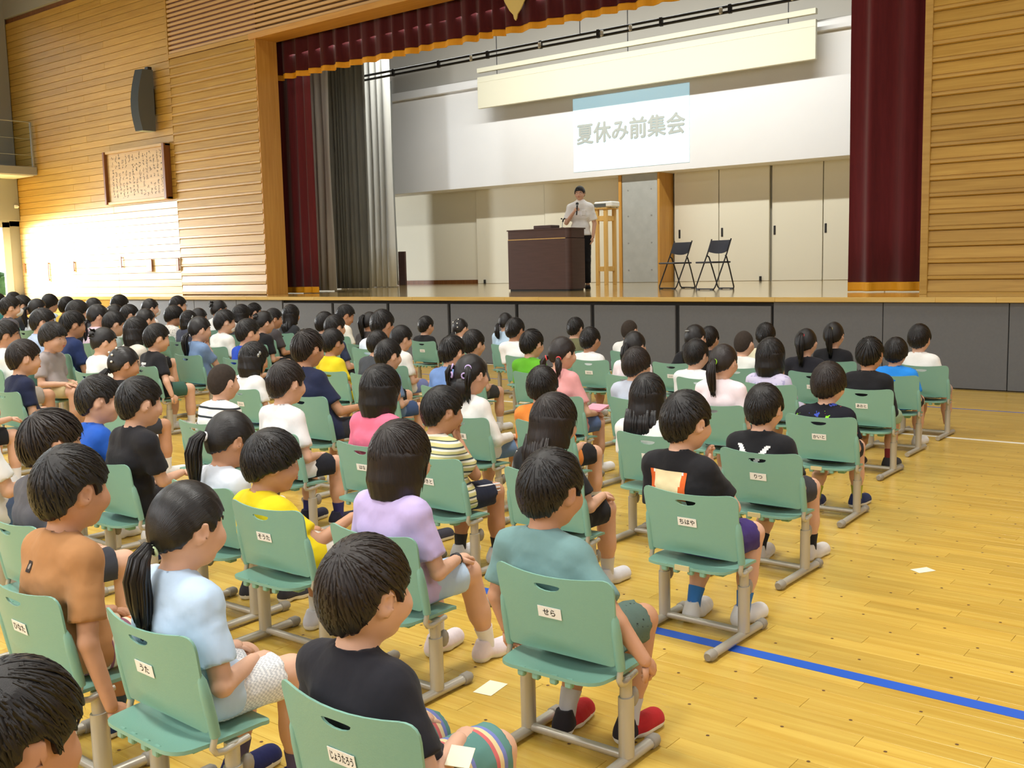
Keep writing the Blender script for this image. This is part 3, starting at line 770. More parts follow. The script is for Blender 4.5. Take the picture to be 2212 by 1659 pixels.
# ------------------------------------------------------------------ smooth bodies from a distance field
class Field:
    def __init__(s, lo, hi, h):
        s.h = h; s.lo = np.array(lo, float); s.n = np.ceil((np.array(hi)-s.lo)/h).astype(int)+1
        s.f = np.full(s.n, 9.0, np.float32)
        s.ax = [s.lo[i]+h*np.arange(s.n[i]) for i in range(3)]
    def sub(s, lo, hi):
        a = np.clip(np.floor((np.array(lo)-s.lo)/s.h).astype(int), 0, s.n); b = np.clip(np.ceil((np.array(hi)-s.lo)/s.h).astype(int)+1, 0, s.n)
        if (b <= a).any(): return None
        sl = tuple(slice(a[i], b[i]) for i in range(3))
        X, Y, Z = np.meshgrid(*[s.ax[i][sl[i]] for i in range(3)], indexing='ij', sparse=True)
        return sl, X, Y, Z
    def put(s, sl, d, k, op='add'):
        g = s.f[sl]
        if op == 'add':
            if k > 0:
                h = np.maximum(k-np.abs(g-d), 0)/k; s.f[sl] = np.minimum(g, d)-h*h*k*.25
            else: s.f[sl] = np.minimum(g, d)
        else:
            if k > 0:
                h = np.maximum(k-np.abs(g+d), 0)/k; s.f[sl] = np.maximum(g, -d)+h*h*k*.25
            else: s.f[sl] = np.maximum(g, -d)
    def cap(s, a, b, ra, rb=None, k=.02, cut=None, op='add', ripple=0):
        rb = ra if rb is None else rb; a = np.array(a, float); b = np.array(b, float); m = max(ra, rb)+k+2*s.h
        q = s.sub(np.minimum(a, b)-m, np.maximum(a, b)+m)
        if q is None: return
        sl, X, Y, Z = q; d = b-a; L2 = d@d+1e-12
        t = np.clip(((X-a[0])*d[0]+(Y-a[1])*d[1]+(Z-a[2])*d[2])/L2, 0, 1)
        D = np.sqrt((X-a[0]-t*d[0])**2+(Y-a[1]-t*d[1])**2+(Z-a[2]-t*d[2])**2)-(ra+(rb-ra)*t)
        if cut is not None:
            p, nrm = cut; D = np.maximum(D, (X-p[0])*nrm[0]+(Y-p[1])*nrm[1]+(Z-p[2])*nrm[2])
        s.put(sl, D, k, op)
    def ell(s, c, r, R=None, k=.02, op='add'):
        c = np.array(c, float); r = np.array(r, float); m = r.max()+k+2*s.h
        q = s.sub(c-m, c+m)
        if q is None: return
        sl, X, Y, Z = q
        X, Y, Z = X-c[0], Y-c[1], Z-c[2]
        if R is not None:
            R = np.asarray(R); X, Y, Z = (R[0, 0]*X+R[1, 0]*Y+R[2, 0]*Z, R[0, 1]*X+R[1, 1]*Y+R[2, 1]*Z, R[0, 2]*X+R[1, 2]*Y+R[2, 2]*Z)
        k0 = np.sqrt((X/r[0])**2+(Y/r[1])**2+(Z/r[2])**2); k1 = np.sqrt((X/r[0]**2)**2+(Y/r[1]**2)**2+(Z/r[2]**2)**2)+1e-9
        s.put(sl, k0*(k0-1)/k1, k, op)
    def clip_below(s, z): s.f = np.maximum(s.f, (z-s.ax[2])[None, None, :].astype(np.float32))
    def on_seat(s, q):
        X, Y, Z = np.meshgrid(*s.ax, indexing='ij', sparse=True)
        over = (Y < .238*q) & (np.abs(X) < .150*q) & (Z > .20*q)
        s.f = np.where(over, np.maximum(s.f, .2935*q-Z), s.f).astype(np.float32)
    def ripple(s, amp, ph):
        X, Y, Z = np.meshgrid(*s.ax, indexing='ij', sparse=True)
        s.f += (amp*(np.sin(41*X+9*np.sin(19*Z+ph)+ph)*np.sin(33*Y+5*np.sin(27*X+2*ph))+.7*np.sin(58*Z+14*X+7*np.sin(23*Y+ph)))).astype(np.float32)
    def surface(s):
        f = s.f; n = np.array(f.shape); nc = n-1
        ins = f < 0
        cid = lambda i, j, k: (i*nc[1]+j)*nc[2]+k
        tot = int(nc.prod()); acc_c = []; acc_p = []; quads = []
        for ax in range(3):
            sl0 = [slice(None)]*3; sl1 = [slice(None)]*3; sl0[ax] = slice(0, -1); sl1[ax] = slice(1, None)
            A, B = ins[tuple(sl0)], ins[tuple(sl1)]
            I = np.argwhere(A != B)
            if not len(I): continue
            f0 = f[tuple(I.T)]; J = I.copy(); J[:, ax] += 1; f1 = f[tuple(J.T)]
            t = f0/(f0-f1); p = I.astype(float); p[:, ax] += t
            o1, o2 = (ax+1) % 3, (ax+2) % 3
            cs = []
            ok = (I[:, o1] > 0) & (I[:, o2] > 0) & (I[:, o1] < nc[o1]) & (I[:, o2] < nc[o2])
            I, p = I[ok], p[ok]; flip = ~A[tuple(I.T)]
            for d1, d2 in ((-1, -1), (0, -1), (0, 0), (-1, 0)):
                C = I.copy(); C[:, o1] += d1; C[:, o2] += d2
                c = cid(C[:, 0], C[:, 1], C[:, 2]); cs.append(c); acc_c.append(c); acc_p.append(p)
            q = np.stack(cs, 1); q[flip] = q[flip][:, ::-1]; quads.append(q)
        c = np.concatenate(acc_c); p = np.concatenate(acc_p); Q = np.concatenate(quads)
        u, inv = np.unique(c, return_inverse=True); cnt = np.bincount(inv)
        V = np.stack([np.bincount(inv, p[:, i])/cnt for i in range(3)], 1)
        lut = np.searchsorted(u, Q)
        return V*s.h+s.lo, lut

def rot_z(a): c, s = math.cos(a), math.sin(a); return np.array(((c, -s, 0), (s, c, 0), (0, 0, 1.)))
def rot_x(a): c, s = math.cos(a), math.sin(a); return np.array(((1, 0, 0), (0, c, -s), (0, s, c.real)))
def rot_y(a): c, s = math.cos(a), math.sin(a); return np.array(((c, 0, s), (0, 1, 0), (-s, 0, c)))
def unit(v): v = np.array(v, float); return v/(np.linalg.norm(v)+1e-12)

# hand: palm and five fingers, wrist at the origin, fingers along +y, back of the hand +z, thumb on the -x side
def hand_geo(curl, right=True, size=1.0):
    mb = MB()
    mb.tube([(0, -.012, 0), (0, .006, 0), (0, .028, .001), (0, .050, 0), (0, .057, -.001)], [.0150, .0165, .0235, .0250, .0200], 10, 0, .52, True, (0, 0, 1))
    for x, L, y0 in ((-.0185, .042, .052), (-.0065, .048, .055), (.0060, .045, .054), (.0175, .036, .050)):
        pts = [np.array((x, y0-.012, 0.))]; a = 0.0
        for i, fr in enumerate((.46, .32, .22)):
            a += curl*(.55, .75, .5)[i]
            pts.append(pts[-1]+(L*fr+(.012 if i == 0 else 0))*np.array((x*.6 if i == 0 else 0, math.cos(a), -math.sin(a))))
        mb.tube(pts, [.0072, .0068, .0062, .0046], 7, 0, .95)
    th = [np.array((-.014, .010, -.004)), np.array((-.030, .026, -.010)), np.array((-.036, .042, -.014-.006*curl)), np.array((-.033+.006*curl, .054, -.018-.010*curl))]
    mb.tube(th, [.0105, .0085, .0072, .0050], 7)
    V = np.array(mb.v)*size
    if not right: V[:, 0] *= -1
    F = [f if right else f[::-1] for f in mb.f]
    return V, F

# ------------------------------------------------------------------ hair (head frame: origin between the ears, +y face, +z up)
M['hair'] = bpy.data.materials.new('black_hair'); M['hair'].use_nodes = True
def hair_material(m, c0, c1, rough):
    nt = m.node_tree; b = nt.nodes['Principled BSDF']
    at = nt.nodes.new('ShaderNodeAttribute'); at.attribute_name = 'strand'
    n = nt.nodes.new('ShaderNodeTexNoise'); n.inputs['Scale'].default_value = 60; n.inputs['Detail'].default_value = 3
    nt.links.new(at.outputs['Vector'], n.inputs['Vector'])
    mx = nt.nodes.new('ShaderNodeMix'); mx.data_type = 'RGBA'; mx.inputs['A'].default_value = c0; mx.inputs['B'].default_value = c1
    nt.links.new(n.outputs['Fac'], mx.inputs['Factor']); nt.links.new(mx.outputs['Result'], b.inputs['Base Color'])
    b.inputs['Roughness'].default_value = rough; b.inputs['Specular IOR Level'].default_value = .5
    bp = nt.nodes.new('ShaderNodeBump'); bp.inputs['Strength'].default_value = .35; bp.inputs['Distance'].default_value = .004
    nt.links.new(n.outputs['Fac'], bp.inputs['Height']); nt.links.new(bp.outputs[0], b.inputs['Normal'])
hair_material(M['hair'], lin(7, 7, 9), lin(26, 23, 24), .36)
M['hair_brown'] = bpy.data.materials.new('brown_black_hair'); M['hair_brown'].use_nodes = True
hair_material(M['hair_brown'], lin(14, 10, 10), lin(42, 32, 29), .38)
M['hair_buzz'] = material('cropped_hair', lin(62, 54, 48), .85, .2, bump=(900, .5), vary=(60, .15))

SK = np.array((.0745, .0925, .102)); SKC = np.array((0, -.005, .012))
CROWN = unit((.08, -.62, .78))
def hairline(style):
    # lowest hair height for azimuth 0 (front) .. 180 (nape)
    t = {'short': ((0, .046), (30, .042), (56, .02), (70, -.008), (80, .026), (104, .020), (116, -.020), (140, -.058), (180, -.070)),
         'bowl': ((0, .034), (40, .026), (66, -.004), (90, -.018), (115, -.030), (145, -.060), (180, -.072)),
         'buzz': ((0, .068), (40, .056), (64, .030), (74, .004), (90, .024), (106, .006), (125, -.036), (150, -.060), (180, -.066)),
         'up': ((0, .040), (35, .040), (60, .020), (74, -.006), (88, .022), (108, .004), (128, -.034), (180, -.058)),
         'bob': ((0, .030), (40, .020), (52, -.03), (64, -.115), (90, -.125), (180, -.128)),
         'long': ((0, .036), (40, .026), (54, -.02), (70, -.12), (100, -.2), (180, -.2))}[style]
    a, z = zip(*t)
    return lambda az: np.interp(np.abs(np.degrees(az)), a, z)
def strand_attr(me, V, tie=None):
    V = np.array(V, float); P = (np.c_[V[:, :2], np.maximum(V[:, 2], -.015)]-SKC)/SK
    d = P/(np.linalg.norm(P, axis=1, keepdims=True)+1e-9)
    w0 = CROWN if tie is None else unit((np.asarray(tie)-SKC)/SK)
    e1 = unit(np.cross(w0, (1, 0, 0))); e2 = np.cross(w0, e1)
    th = np.arctan2(d@e2, d@e1); r = np.arccos(np.clip(d@w0, -1, 1))
    S = np.c_[np.cos(th)*np.minimum(1, r*1.2+.15), np.sin(th)*np.minimum(1, r*1.2+.15), r*.05+np.minimum(V[:, 2], -.015)*.25]
    at = me.attributes.new('strand', 'FLOAT_VECTOR', 'POINT'); at.data.foreach_set('vector', S.astype(np.float32).ravel())
def clumps(mb, hl, t, n, seed, wid=.013, start=.0, rmax=1.0, lift=.002, fall=None, target=None, jag=.012):
    """locks that run from the crown to the hairline over the shell, then hang if fall is given"""
    r = np.random.default_rng(seed); S = SK+t
    e1 = unit(np.cross(CROWN, (1, 0, 0))); e2 = np.cross(CROWN, e1)
    for i in range(n):
        th = 2*PI*(i+r.random())/n
        dirv = math.cos(th)*e1+math.sin(th)*e2
        jz = r.normal()*jag
        a0 = start+r.random()**.7*rmax; pts = []; a = a0; step = .21; prev = None
        while a < 2.9:
            sw = .12*math.sin(a*2+i)
            d = math.cos(a)*CROWN+math.sin(a)*(dirv*math.cos(sw)+np.cross(CROWN, dirv)*math.sin(sw))
            p = SKC+S*d*(1+lift/.09*(.3+.7*min(1, (a-a0)*1.5)))
            az = math.atan2(p[0], p[1])
            if fall is not None and d[2] < .05 and abs(az) > 1.0:
                if p[2] < hl(az)+jz+.02: break
            elif p[2] < hl(az)+jz: break
            pts.append(p); prev = p; a += step
        if len(pts) < 2: continue
        if fall is not None:
            p = pts[-1]; az = math.atan2(p[0], p[1])
            if abs(az) > 1.0:
                zt = hl(az)+jz
                while p[2] > zt+.02:
                    p = p+np.array((-p[0]*.03, (-.052-p[1])*.03 if p[1] < 0 else 0, -.024)); pts.append(p)
        m = len(pts); w_ = wid*(.75+.5*r.random())
        rr = [w_*(.35+.65*min(1, 3*k/m))*(1 if k < m-2 else (.72 if k == m-2 else .12)) for k in range(m)]
        # flat lock lying on the head
        vs = []; n_ = 4
        for k in range(m):
            t_ = unit(pts[min(k+1, m-1)]-pts[max(k-1, 0)]); up = unit((pts[k]-SKC)/S); side = unit(np.cross(t_, up)); up = np.cross(side, t_)
            for cx, cy in ((-1, -.25), (0, .34), (1, -.25), (0, -.5)): vs.append(pts[k]+rr[k]*.55*(cx*side+cy*.17*up))
        fs = [(k*4+j, k*4+(j+1) % 4, (k+1)*4+(j+1) % 4, (k+1)*4+j) for k in range(m-1) for j in range(4)]
        mb.add(vs, fs)
def tail(mb, pts, rad, n, seed, spread=1.0, tip=.25):
    r = np.random.default_rng(seed); P = [np.array(p, float) for p in pts]; m = len(P)
    mb.tube(P, [rr*.85 for rr in rad], 9)
    for i in range(n):
        a = r.random()*2*PI; q = .55+.45*r.random(); L = max(3, m-int(r.random()*2.2)); out = []
        for k in range(L):
            t_ = unit(P[min(k+1, m-1)]-P[max(k-1, 0)]); u = unit(np.cross(t_, (1, .1, 0))); v_ = np.cross(t_, u)
            out.append(P[k]+rad[k]*q*spread*(math.cos(a+.1*k)*u+math.sin(a+.1*k)*v_))
        if L == m: out[-1] = out[-1]+np.array((r.normal()*.006, r.normal()*.006, -.02*r.random()))
        mb.tube(out, [.0035]+[.0058]*(L-2)+[.0012], 4)
HAIR = {}
def hair(style, seed=1):
    """returns a list of (name, mesh) in the head frame; shared by everybody with that cut"""
    key = (style, seed)
    if key in HAIR: return HAIR[key]
    parts = []; tie = None
    base = {'short': 'short', 'spiky': 'short', 'bowl': 'bowl', 'buzz': 'buzz', 'bob': 'bob', 'long': 'long'}.get(style, 'up')
    hl = hairline(base)
    t = {'short': .013, 'spiky': .011, 'bowl': .017, 'buzz': .0035, 'bob': .015, 'long': .013}.get(style, .009)
    h = .0055
    F = Field((-.13, -.15, -.22), (.13, .13, .15), h); S = SK+t
    F.ell(SKC, S, k=0)
    X, Y, Z = np.meshgrid(*F.ax, indexing='ij', sparse=True)
    if base in ('bob', 'long'):
        zb = -.118 if base == 'bob' else -.20
        ry = S[1]-.010; rx = S[0]+.0005
        taper = 1+.05*np.clip((.02-Z)/.09, 0, 1)-.9*np.clip((-.070-Z), 0, 1)*(3.4 if base == 'bob' else .3)
        d = (np.sqrt((X/(rx*taper))**2+((Y+.010)/(ry*taper))**2)-1)*.085
        d = np.maximum(d, Z-.02); d = np.maximum(d, zb-Z-.012*np.sqrt(np.maximum(0, 1-(X/.09)**2)))
        d = np.maximum(d, (Y-.028))          # face stays clear
        if base == 'long': d = np.maximum(d, np.where(Z < -.10, Y+.045, -1))
        kk = .008; hh = np.maximum(kk-np.abs(F.f-d), 0)/kk; F.f = np.minimum(F.f, d)-hh*hh*kk*.25
    az = np.arctan2(X, Y); rs = np.random.default_rng(seed+5)
    jag = .0025*np.sin(az*23+seed)+.002*np.sin(az*41+2*seed)
    if base in ('bob', 'long'):
        fr = np.abs(az) < 1.05
        F.f = np.maximum(F.f, np.where(fr, hl(az)+jag-Z, -1))
    else:
        F.f = np.maximum(F.f, hl(az)+(jag if style != 'buzz' else 0)-Z)
    if style not in ('buzz',):
        e1 = unit(np.cross(CROWN, (1, 0, 0))); e2 = np.cross(CROWN, e1)
        px, py, pz = (X-SKC[0])/S[0], (Y-SKC[1])/S[1], (Z-SKC[2])/S[2]
        th = np.arctan2(px*e2[0]+py*e2[1]+pz*e2[2], px*e1[0]+py*e1[1]+pz*e1[2])
        amp = {'short': .0016, 'spiky': .0022, 'bowl': .0014}.get(style, .0008)
        F.f = F.f+amp*(np.sin(th*17+seed)+np.sin(th*29+seed*2))*np.clip((.9-(px*CROWN[0]+py*CROWN[1]+pz*CROWN[2])), 0, 1)
    V, Q = F.surface()
    mb = MB(); mb.v = [tuple(v) for v in V]; mb.f = [tuple(q) for q in Q]; mb.m = [0]*len(Q)
    extra = []
    if style == 'short': clumps(mb, hl, t, 210, seed, .0105, .05, 1.25, .0008, jag=.0045)
    elif style == 'spiky': clumps(mb, hl, t, 220, seed, .011, .05, 1.3, .005, jag=.008)
    elif style == 'bowl': clumps(mb, hl, t, 200, seed, .011, .05, 1.2, .0008, jag=.003)
    elif style == 'bob': clumps(mb, hl, t, 180, seed, .0105, .1, 1.1, .001, fall=1, jag=.006)
    elif style == 'long':
        clumps(mb, hl, t, 170, seed, .011, .1, 1.1, .001, fall=1, jag=.02)
        r = np.random.default_rng(seed)
        for i in range(34):
            x = -.078+.156*(i+.5)/34; y0 = -.075-.028*math.cos(x/.08*PI/2)+.012*r.random()
            L = .13+.05*r.random()
            mb.tube([(x, y0, -.06), (x*1.05, y0-.008, -.13), (x*1.12+.004*r.normal(), y0+.004, -.20), (x*1.15+.012*r.normal(), y0+.012, -.10-L)], [.006, .0095, .009, .0015], 5)
    elif style in ('pony', 'highpony', 'lowpony', 'sidepony'):
        tie = {'pony': (0, -.108, .012), 'highpony': (.0, -.088, .070), 'lowpony': (0, -.095, -.045), 'sidepony': (-.04, -.098, -.02)}[style]
        T = np.array(tie)
        L = {'pony': .20, 'highpony': .23, 'lowpony': .20, 'sidepony': .15}[style]
        back = .035 if style != 'highpony' else .045
        pts = [T+np.array((0, .01, 0)), T+np.array((0, -.014, .006)), T+np.array((0, -back, -.02)), T+np.array((0, -back-.006, -.07)), T+np.array((0, -back+.004, -.12)), T+np.array((.004, -back+.012, -.6*.12-L*.5)), T+np.array((.006, -back+.016, -L))]
        tail(mb, pts, [.012, .014, .024, .029, .027, .019, .006], 46, seed)
        extra.append(('hair_tie', tie))
    elif style in ('twin', 'twinlow'):
        for s in (-1, 1):
            T = np.array((s*.062, -.078, -.028 if style == 'twin' else -.05))
            pts = [T*.95, T+np.array((s*.012, -.012, -.002)), T+np.array((s*.026, -.02, -.03)), T+np.array((s*.026, -.018, -.07)), T+np.array((s*.018, -.012, -.115))]
            tail(mb, pts, [.011, .013, .021, .020, .006], 26, seed+s); extra.append(('hair_tie', tuple(T+np.array((s*.006, -.006, 0)))))
    elif style == 'halfup':                       # parted crown, two small upper bunches, lower hair loose
        r = np.random.default_rng(seed)
        for i in range(40):
            x = -.075+.15*(i+.5)/40; y0 = -.082-.02*math.cos(x/.08*PI/2)
            mb.tube([(x*.95, y0+.012, .0), (x, y0-.004, -.04), (x*1.08, y0, -.085), (x*1.1+.006*r.normal(), y0+.006, -.125-.02*r.random())], [.008, .0105, .0095, .002], 5)
        for s in (-1, 1):
            T = np.array((s*.058, -.078, .048)); tail(mb, [T*.95, T+np.array((s*.012, -.014, .0)), T+np.array((s*.022, -.02, -.03)), T+np.array((s*.02, -.02, -.08)), T+np.array((s*.018, -.018, -.125))], [.010, .012, .017, .016, .006], 22, seed+s)
            extra.append(('hair_tie', tuple(T+np.array((s*.006, -.007, 0))))); extra.append(('hair_tie', (s*.05, -.098, .005)))
    elif style == 'bun':
        T = np.array((0, -.088, .060))
        mb.ball(T, (.034, .030, .030), 0, 12, 8); r = np.random.default_rng(seed)
        for i in range(22):
            a = r.random()*2*PI; b = r.random()*PI
            d = np.array((math.cos(a)*math.sin(b), math.sin(a)*math.sin(b), math.cos(b)))
            mb.tube([T+d*.026, T+d*.036+r.normal(size=3)*.006, T+d*.030+r.normal(size=3)*.014], [.007, .007, .002], 5)
        extra.append(('hair_tie', (0, -.080, .045)))
    if style not in ('short', 'spiky', 'bowl', 'buzz', 'bob', 'long'):
        pass
    mat = M['hair_buzz'] if style == 'buzz' else (M['hair_brown'] if seed % 3 == 0 else M['hair'])
    me = mb.mesh('hair', mat, 4.0)
    strand_attr(me, mb.v, tie)
    HAIR[key] = (me, extra)
    return HAIR[key]

# ------------------------------------------------------------------ skin, cloth
M['skin'] = material('skin', lin(216, 172, 146), .55, .35, vary=(14, .05))
M['skin_tan'] = material('tanned_skin', lin(194, 146, 116), .55, .35, vary=(14, .05))
M['eye_white'] = material('eye_white', lin(236, 234, 230), .3)
M['iris'] = material('dark_iris', lin(30, 22, 18), .25)
M['lip'] = material('lips', lin(190, 116, 100), .5)
M['sole'] = material('white_sole', lin(226, 226, 222), .6)
M['mask'] = material('white_mask', lin(236, 236, 236), .7)
M['elastic'] = {}
CLOTH = {}
def cloth(spec):
    """spec: 'r,g,b' plain, or ('stripes', colours, pitch) or ('splash', base, colours) or ('check', a, b)"""
    key = repr(spec)
    if key in CLOTH: return CLOTH[key]
    if isinstance(spec, str):
        c = tuple(int(v) for v in spec.split(','))
        m = material('fabric_'+spec.replace(',', '_'), lin(*c), .85, .15, bump=(16, .45, (1, 1, .6)), vary=(9, .05), sheen=.08)
    else:
        kind = spec[0]; base = tuple(int(v) for v in spec[1].split(','))
        m = material('fabric_'+kind, lin(*base), .85, .15, bump=(16, .45, (1, 1, .6))); nt = m.node_tree; b = nt.nodes['Principled BSDF']
        tc = nt.nodes.new('ShaderNodeTexCoord')
        if kind == 'stripes':
            sp = nt.nodes.new('ShaderNodeSeparateXYZ'); nt.links.new(tc.outputs['Object'], sp.inputs[0])
            src = sp.outputs['Y' if spec[4:] and spec[4] == 'y' else 'Z']
            mu = nt.nodes.new('ShaderNodeMath'); mu.operation = 'DIVIDE'; mu.inputs[1].default_value = spec[3]; nt.links.new(src, mu.inputs[0])
            fr = nt.nodes.new('ShaderNodeMath'); fr.operation = 'FRACT'; nt.links.new(mu.outputs[0], fr.inputs[0])
            rp = nt.nodes.new('ShaderNodeValToRGB'); rp.color_ramp.interpolation = 'CONSTANT'
            cols = spec[2]
            el = rp.color_ramp.elements; el.remove(el[1]); el[0].position = 0; el[0].color = lin(*base)
            for pos, c_ in cols:
                e_ = el.new(pos); e_.color = lin(*(int(v) for v in c_.split(',')))
            nt.links.new(fr.outputs[0], rp.inputs[0]); nt.links.new(rp.outputs[0], b.inputs['Base Color'])
        elif kind == 'check':
            ck = nt.nodes.new('ShaderNodeTexChecker'); ck.inputs['Scale'].default_value = spec[3]; ck.inputs['Color1'].default_value = lin(*base); ck.inputs['Color2'].default_value = lin(*(int(v) for v in spec[2].split(',')))
            nt.links.new(tc.outputs['Object'], ck.inputs[0]); nt.links.new(ck.outputs[0], b.inputs['Base Color'])
        else:                                     # splashes or small prints of several colours
            prev = None
            for i, c_ in enumerate(spec[2]):
                n = nt.nodes.new('ShaderNodeTexNoise'); n.inputs['Scale'].default_value = spec[3]; n.inputs['Detail'].default_value = 4
                mp = nt.nodes.new('ShaderNodeMapping'); mp.inputs['Location'].default_value = (i*3.7, i*1.9, i*5.1); nt.links.new(tc.outputs['Object'], mp.inputs[0]); nt.links.new(mp.outputs[0], n.inputs['Vector'])
                gt = nt.nodes.new('ShaderNodeMath'); gt.operation = 'GREATER_THAN'; gt.inputs[1].default_value = spec[4]; nt.links.new(n.outputs['Fac'], gt.inputs[0])
                mx = nt.nodes.new('ShaderNodeMix'); mx.data_type = 'RGBA'; mx.inputs['B'].default_value = lin(*(int(v) for v in c_.split(',')))
                if prev is None: mx.inputs['A'].default_value = lin(*base)
                else: nt.links.new(prev, mx.inputs['A'])
                nt.links.new(gt.outputs[0], mx.inputs['Factor']); prev = mx.outputs['Result']
            nt.links.new(prev, b.inputs['Base Color'])
    CLOTH[key] = m
    return m

ARMS = {  # elbow and wrist for the right arm, relative to (chair seat height 0.29 child), mirrored for the left
    'lap': ((.165, .085, .385), (.075, .235, .405), (0, -1, -.15)),
    'knee': ((.172, .115, .395), (.105, .290, .410), (0, 0, -1)),
    'seat': ((.212, .062, .415), (.238, .085, .325), (-.2, .3, -1)),
    'down': ((.185, .055, .385), (.228, .10, .235), (0, 0, -1)),
    'chin': ((.120, .195, .440), (.030, .190, .590), (0, 0, 1)),
    'forward': ((.160, .15, .42), (.09, .33, .46), (0, 0, -1)),
}
def person(T, yaw, pitch, s, hs, style, seed, shirt, pants, label, group=None, base=(0, 0), rz=0.0, arms=('lap', 'lap'), legs='flat', sleeve=.72, leg_len=.72,
           h=.011, skin='skin', shoes='230,230,228', socks='235,235,232', tie='40,40,44', face=True, shoe_visible=True, tilt=0.0, adult=None, extras=None, cat='person', girth=1.0, shoes2=None):
    """a seated child: T = head centre in the local frame of the chair; everything is built in that frame"""
    bx, by = base
    root = empty('person', (bx, by, 0 if adult is None else adult['z']), rz, label, cat, group)
    T = np.array(T, float); RH = rot_z(yaw)@rot_x(-pitch)@rot_y(tilt)
    hp = lambda p: T+hs*(RH@np.array(p, float))
    N = hp((0, -.030, -.118)); 
    if adult is None:
        PV = np.array((0, .126+(girth-1)*.14, .345))*s; N[1] = min(N[1], .13*s)
        CHS = PV*.36+N*.64+np.array((0, -.018, 0))*s; BL = PV*.72+N*.28+np.array((0, -.010, 0))*s
        tw = .35*yaw
        side = rot_z(tw)@np.array((1., 0, 0))
        SHO = {k: N+side*k*.118*s*girth+np.array((0, .0, -.047))*s for k in (-1, 1)}
        ELB, WRI, PALM = {}, {}, {}
        for k, pose in ((1, arms[0]), (-1, arms[1])):
            e, w_, pn = (np.array(v, float) for v in ARMS[pose]); m = np.array((k, 1, 1))
            E, Wd = e*m*s, w_*m*s
            d = SHO[k]-np.array((k*.118, .08, .56))*s
            ELB[k] = E+d*.45; WRI[k] = Wd+d*(.35 if pose == 'chin' else .0); PALM[k] = pn*m
        HIP = {k: PV+np.array((k*.058, .01, -.005))*s for k in (-1, 1)}
        ft = {'flat': (.33, .315), 'back': (.33, .215), 'tuck': (.32, .215), 'out': (.35, .42), 'mix': (.33, .265)}[legs]
        KNE = {k: np.array((k*.088*s, (ft[0]+.012*k)*s, .342*s)) for k in (-1, 1)}
        ANK = {k: np.array((k*(.092)*s, (ft[1]+(.03*k if legs != 'mix' else .075*k))*s, .070*s)) for k in (-1, 1)}
        up = (0, 0, 1)
    else:
        PV, CHS, BL = (np.array(adult[k], float) for k in ('PV', 'CHS', 'BL')); N = hp((0, -.03, -.12))
        SHO, ELB, WRI, PALM, HIP, KNE, ANK = (adult[k] for k in ('SHO', 'ELB', 'WRI', 'PALM', 'HIP', 'KNE', 'ANK'))
        SHO, ELB, WRI, PALM, HIP, KNE, ANK = ({k: np.array(v, float) for k, v in d.items()} for d in (SHO, ELB, WRI, PALM, HIP, KNE, ANK))
        side = np.array((1., 0, 0))
    pts = np.array([T, N, PV, *SHO.values(), *ELB.values(), *WRI.values(), *KNE.values(), *ANK.values()])
    lo = pts.min(0)-np.array((.14, .15, .10))*max(s, hs); hi = pts.max(0)+np.array((.14, .19, .14))*max(s, hs); lo[2] = max(lo[2], 0.0)
    # --- body
    F = Field(lo, hi, h)
    q = s
    def torso(F, g, k):
        F.cap(PV-side*.050*q, PV+side*.050*q, .078*q*girth+g, k=k)
        F.cap(BL-side*.042*q, BL+side*.042*q, .070*q*girth+g, k=k); F.cap(CHS-side*.055*q, CHS+side*.055*q, .068*q*girth+g, k=k)
        F.cap(SHO[-1]*.9+SHO[1]*.1, SHO[1]*.9+SHO[-1]*.1, .040*q+g, k=k); F.cap(N-np.array((0, 0, .035))*q, N, .055*q+g*.6, .036*q+g*.4, k=k)
        for kk in (-1, 1): F.cap(N-np.array((0, .004, .012))*q, SHO[kk], .030*q+g*.8, .036*q+g*.8, k=k)
    torso(F, -.004, .035*q)
    for k in (-1, 1):
        F.cap(SHO[k], ELB[k], .036*q, .027*q, k=.02*q); F.cap(ELB[k], WRI[k], .0275*q, .0185*q, k=.008)
        F.cap(HIP[k], KNE[k], .062*q, .045*q, k=.02*q); F.cap(KNE[k], ANK[k]*.62+KNE[k]*.38, .043*q, .040*q, k=.012*q); F.cap(ANK[k]*.55+KNE[k]*.45, ANK[k], .040*q, .024*q, k=.012*q)
    F.cap(N, hp((0, -.014, -.05)), .039*q, .042*hs, k=.02)
    E_ = lambda c, r, k=.012, op='add', R=None: F.ell(hp(c), np.array(r)*hs, RH if R is None else RH@R, k*hs, op)
    E_(SKC, SK, .01); E_((0, .020, -.040), (.054, .062, .060), .03); E_((0, .052, -.078), (.024, .024, .020), .02)
    for k in (-1, 1):
        E_((k*.036, .055, -.026), (.029, .031, .029), .02)
        E_((k*.077, -.010, -.002), (.0105, .022, .031), .006, 'add', rot_z(-k*.45)@rot_x(-.15))
        E_((k*.084, -.006, .001), (.006, .010, .016), .004, 'sub', rot_z(-k*.45))
        E_((k*.031, .090, .006), (.016, .012, .010), .008, 'sub')
    F.cap(hp((0, .084, .006)), hp((0, .0925, -.019)), .006*hs, .0100*hs, k=.012)
    E_((0, .089, -.048), (.019, .008, .0085), .006); E_((0, .096, -.0475), (.017, .006, .0015), .003, 'sub')
    if adult is None: F.on_seat(s)
    V, Q = F.surface()
    mb = MB(); mb.v = [tuple(v) for v in V]; mb.f = [tuple(f) for f in Q]; mb.m = [0]*len(Q)
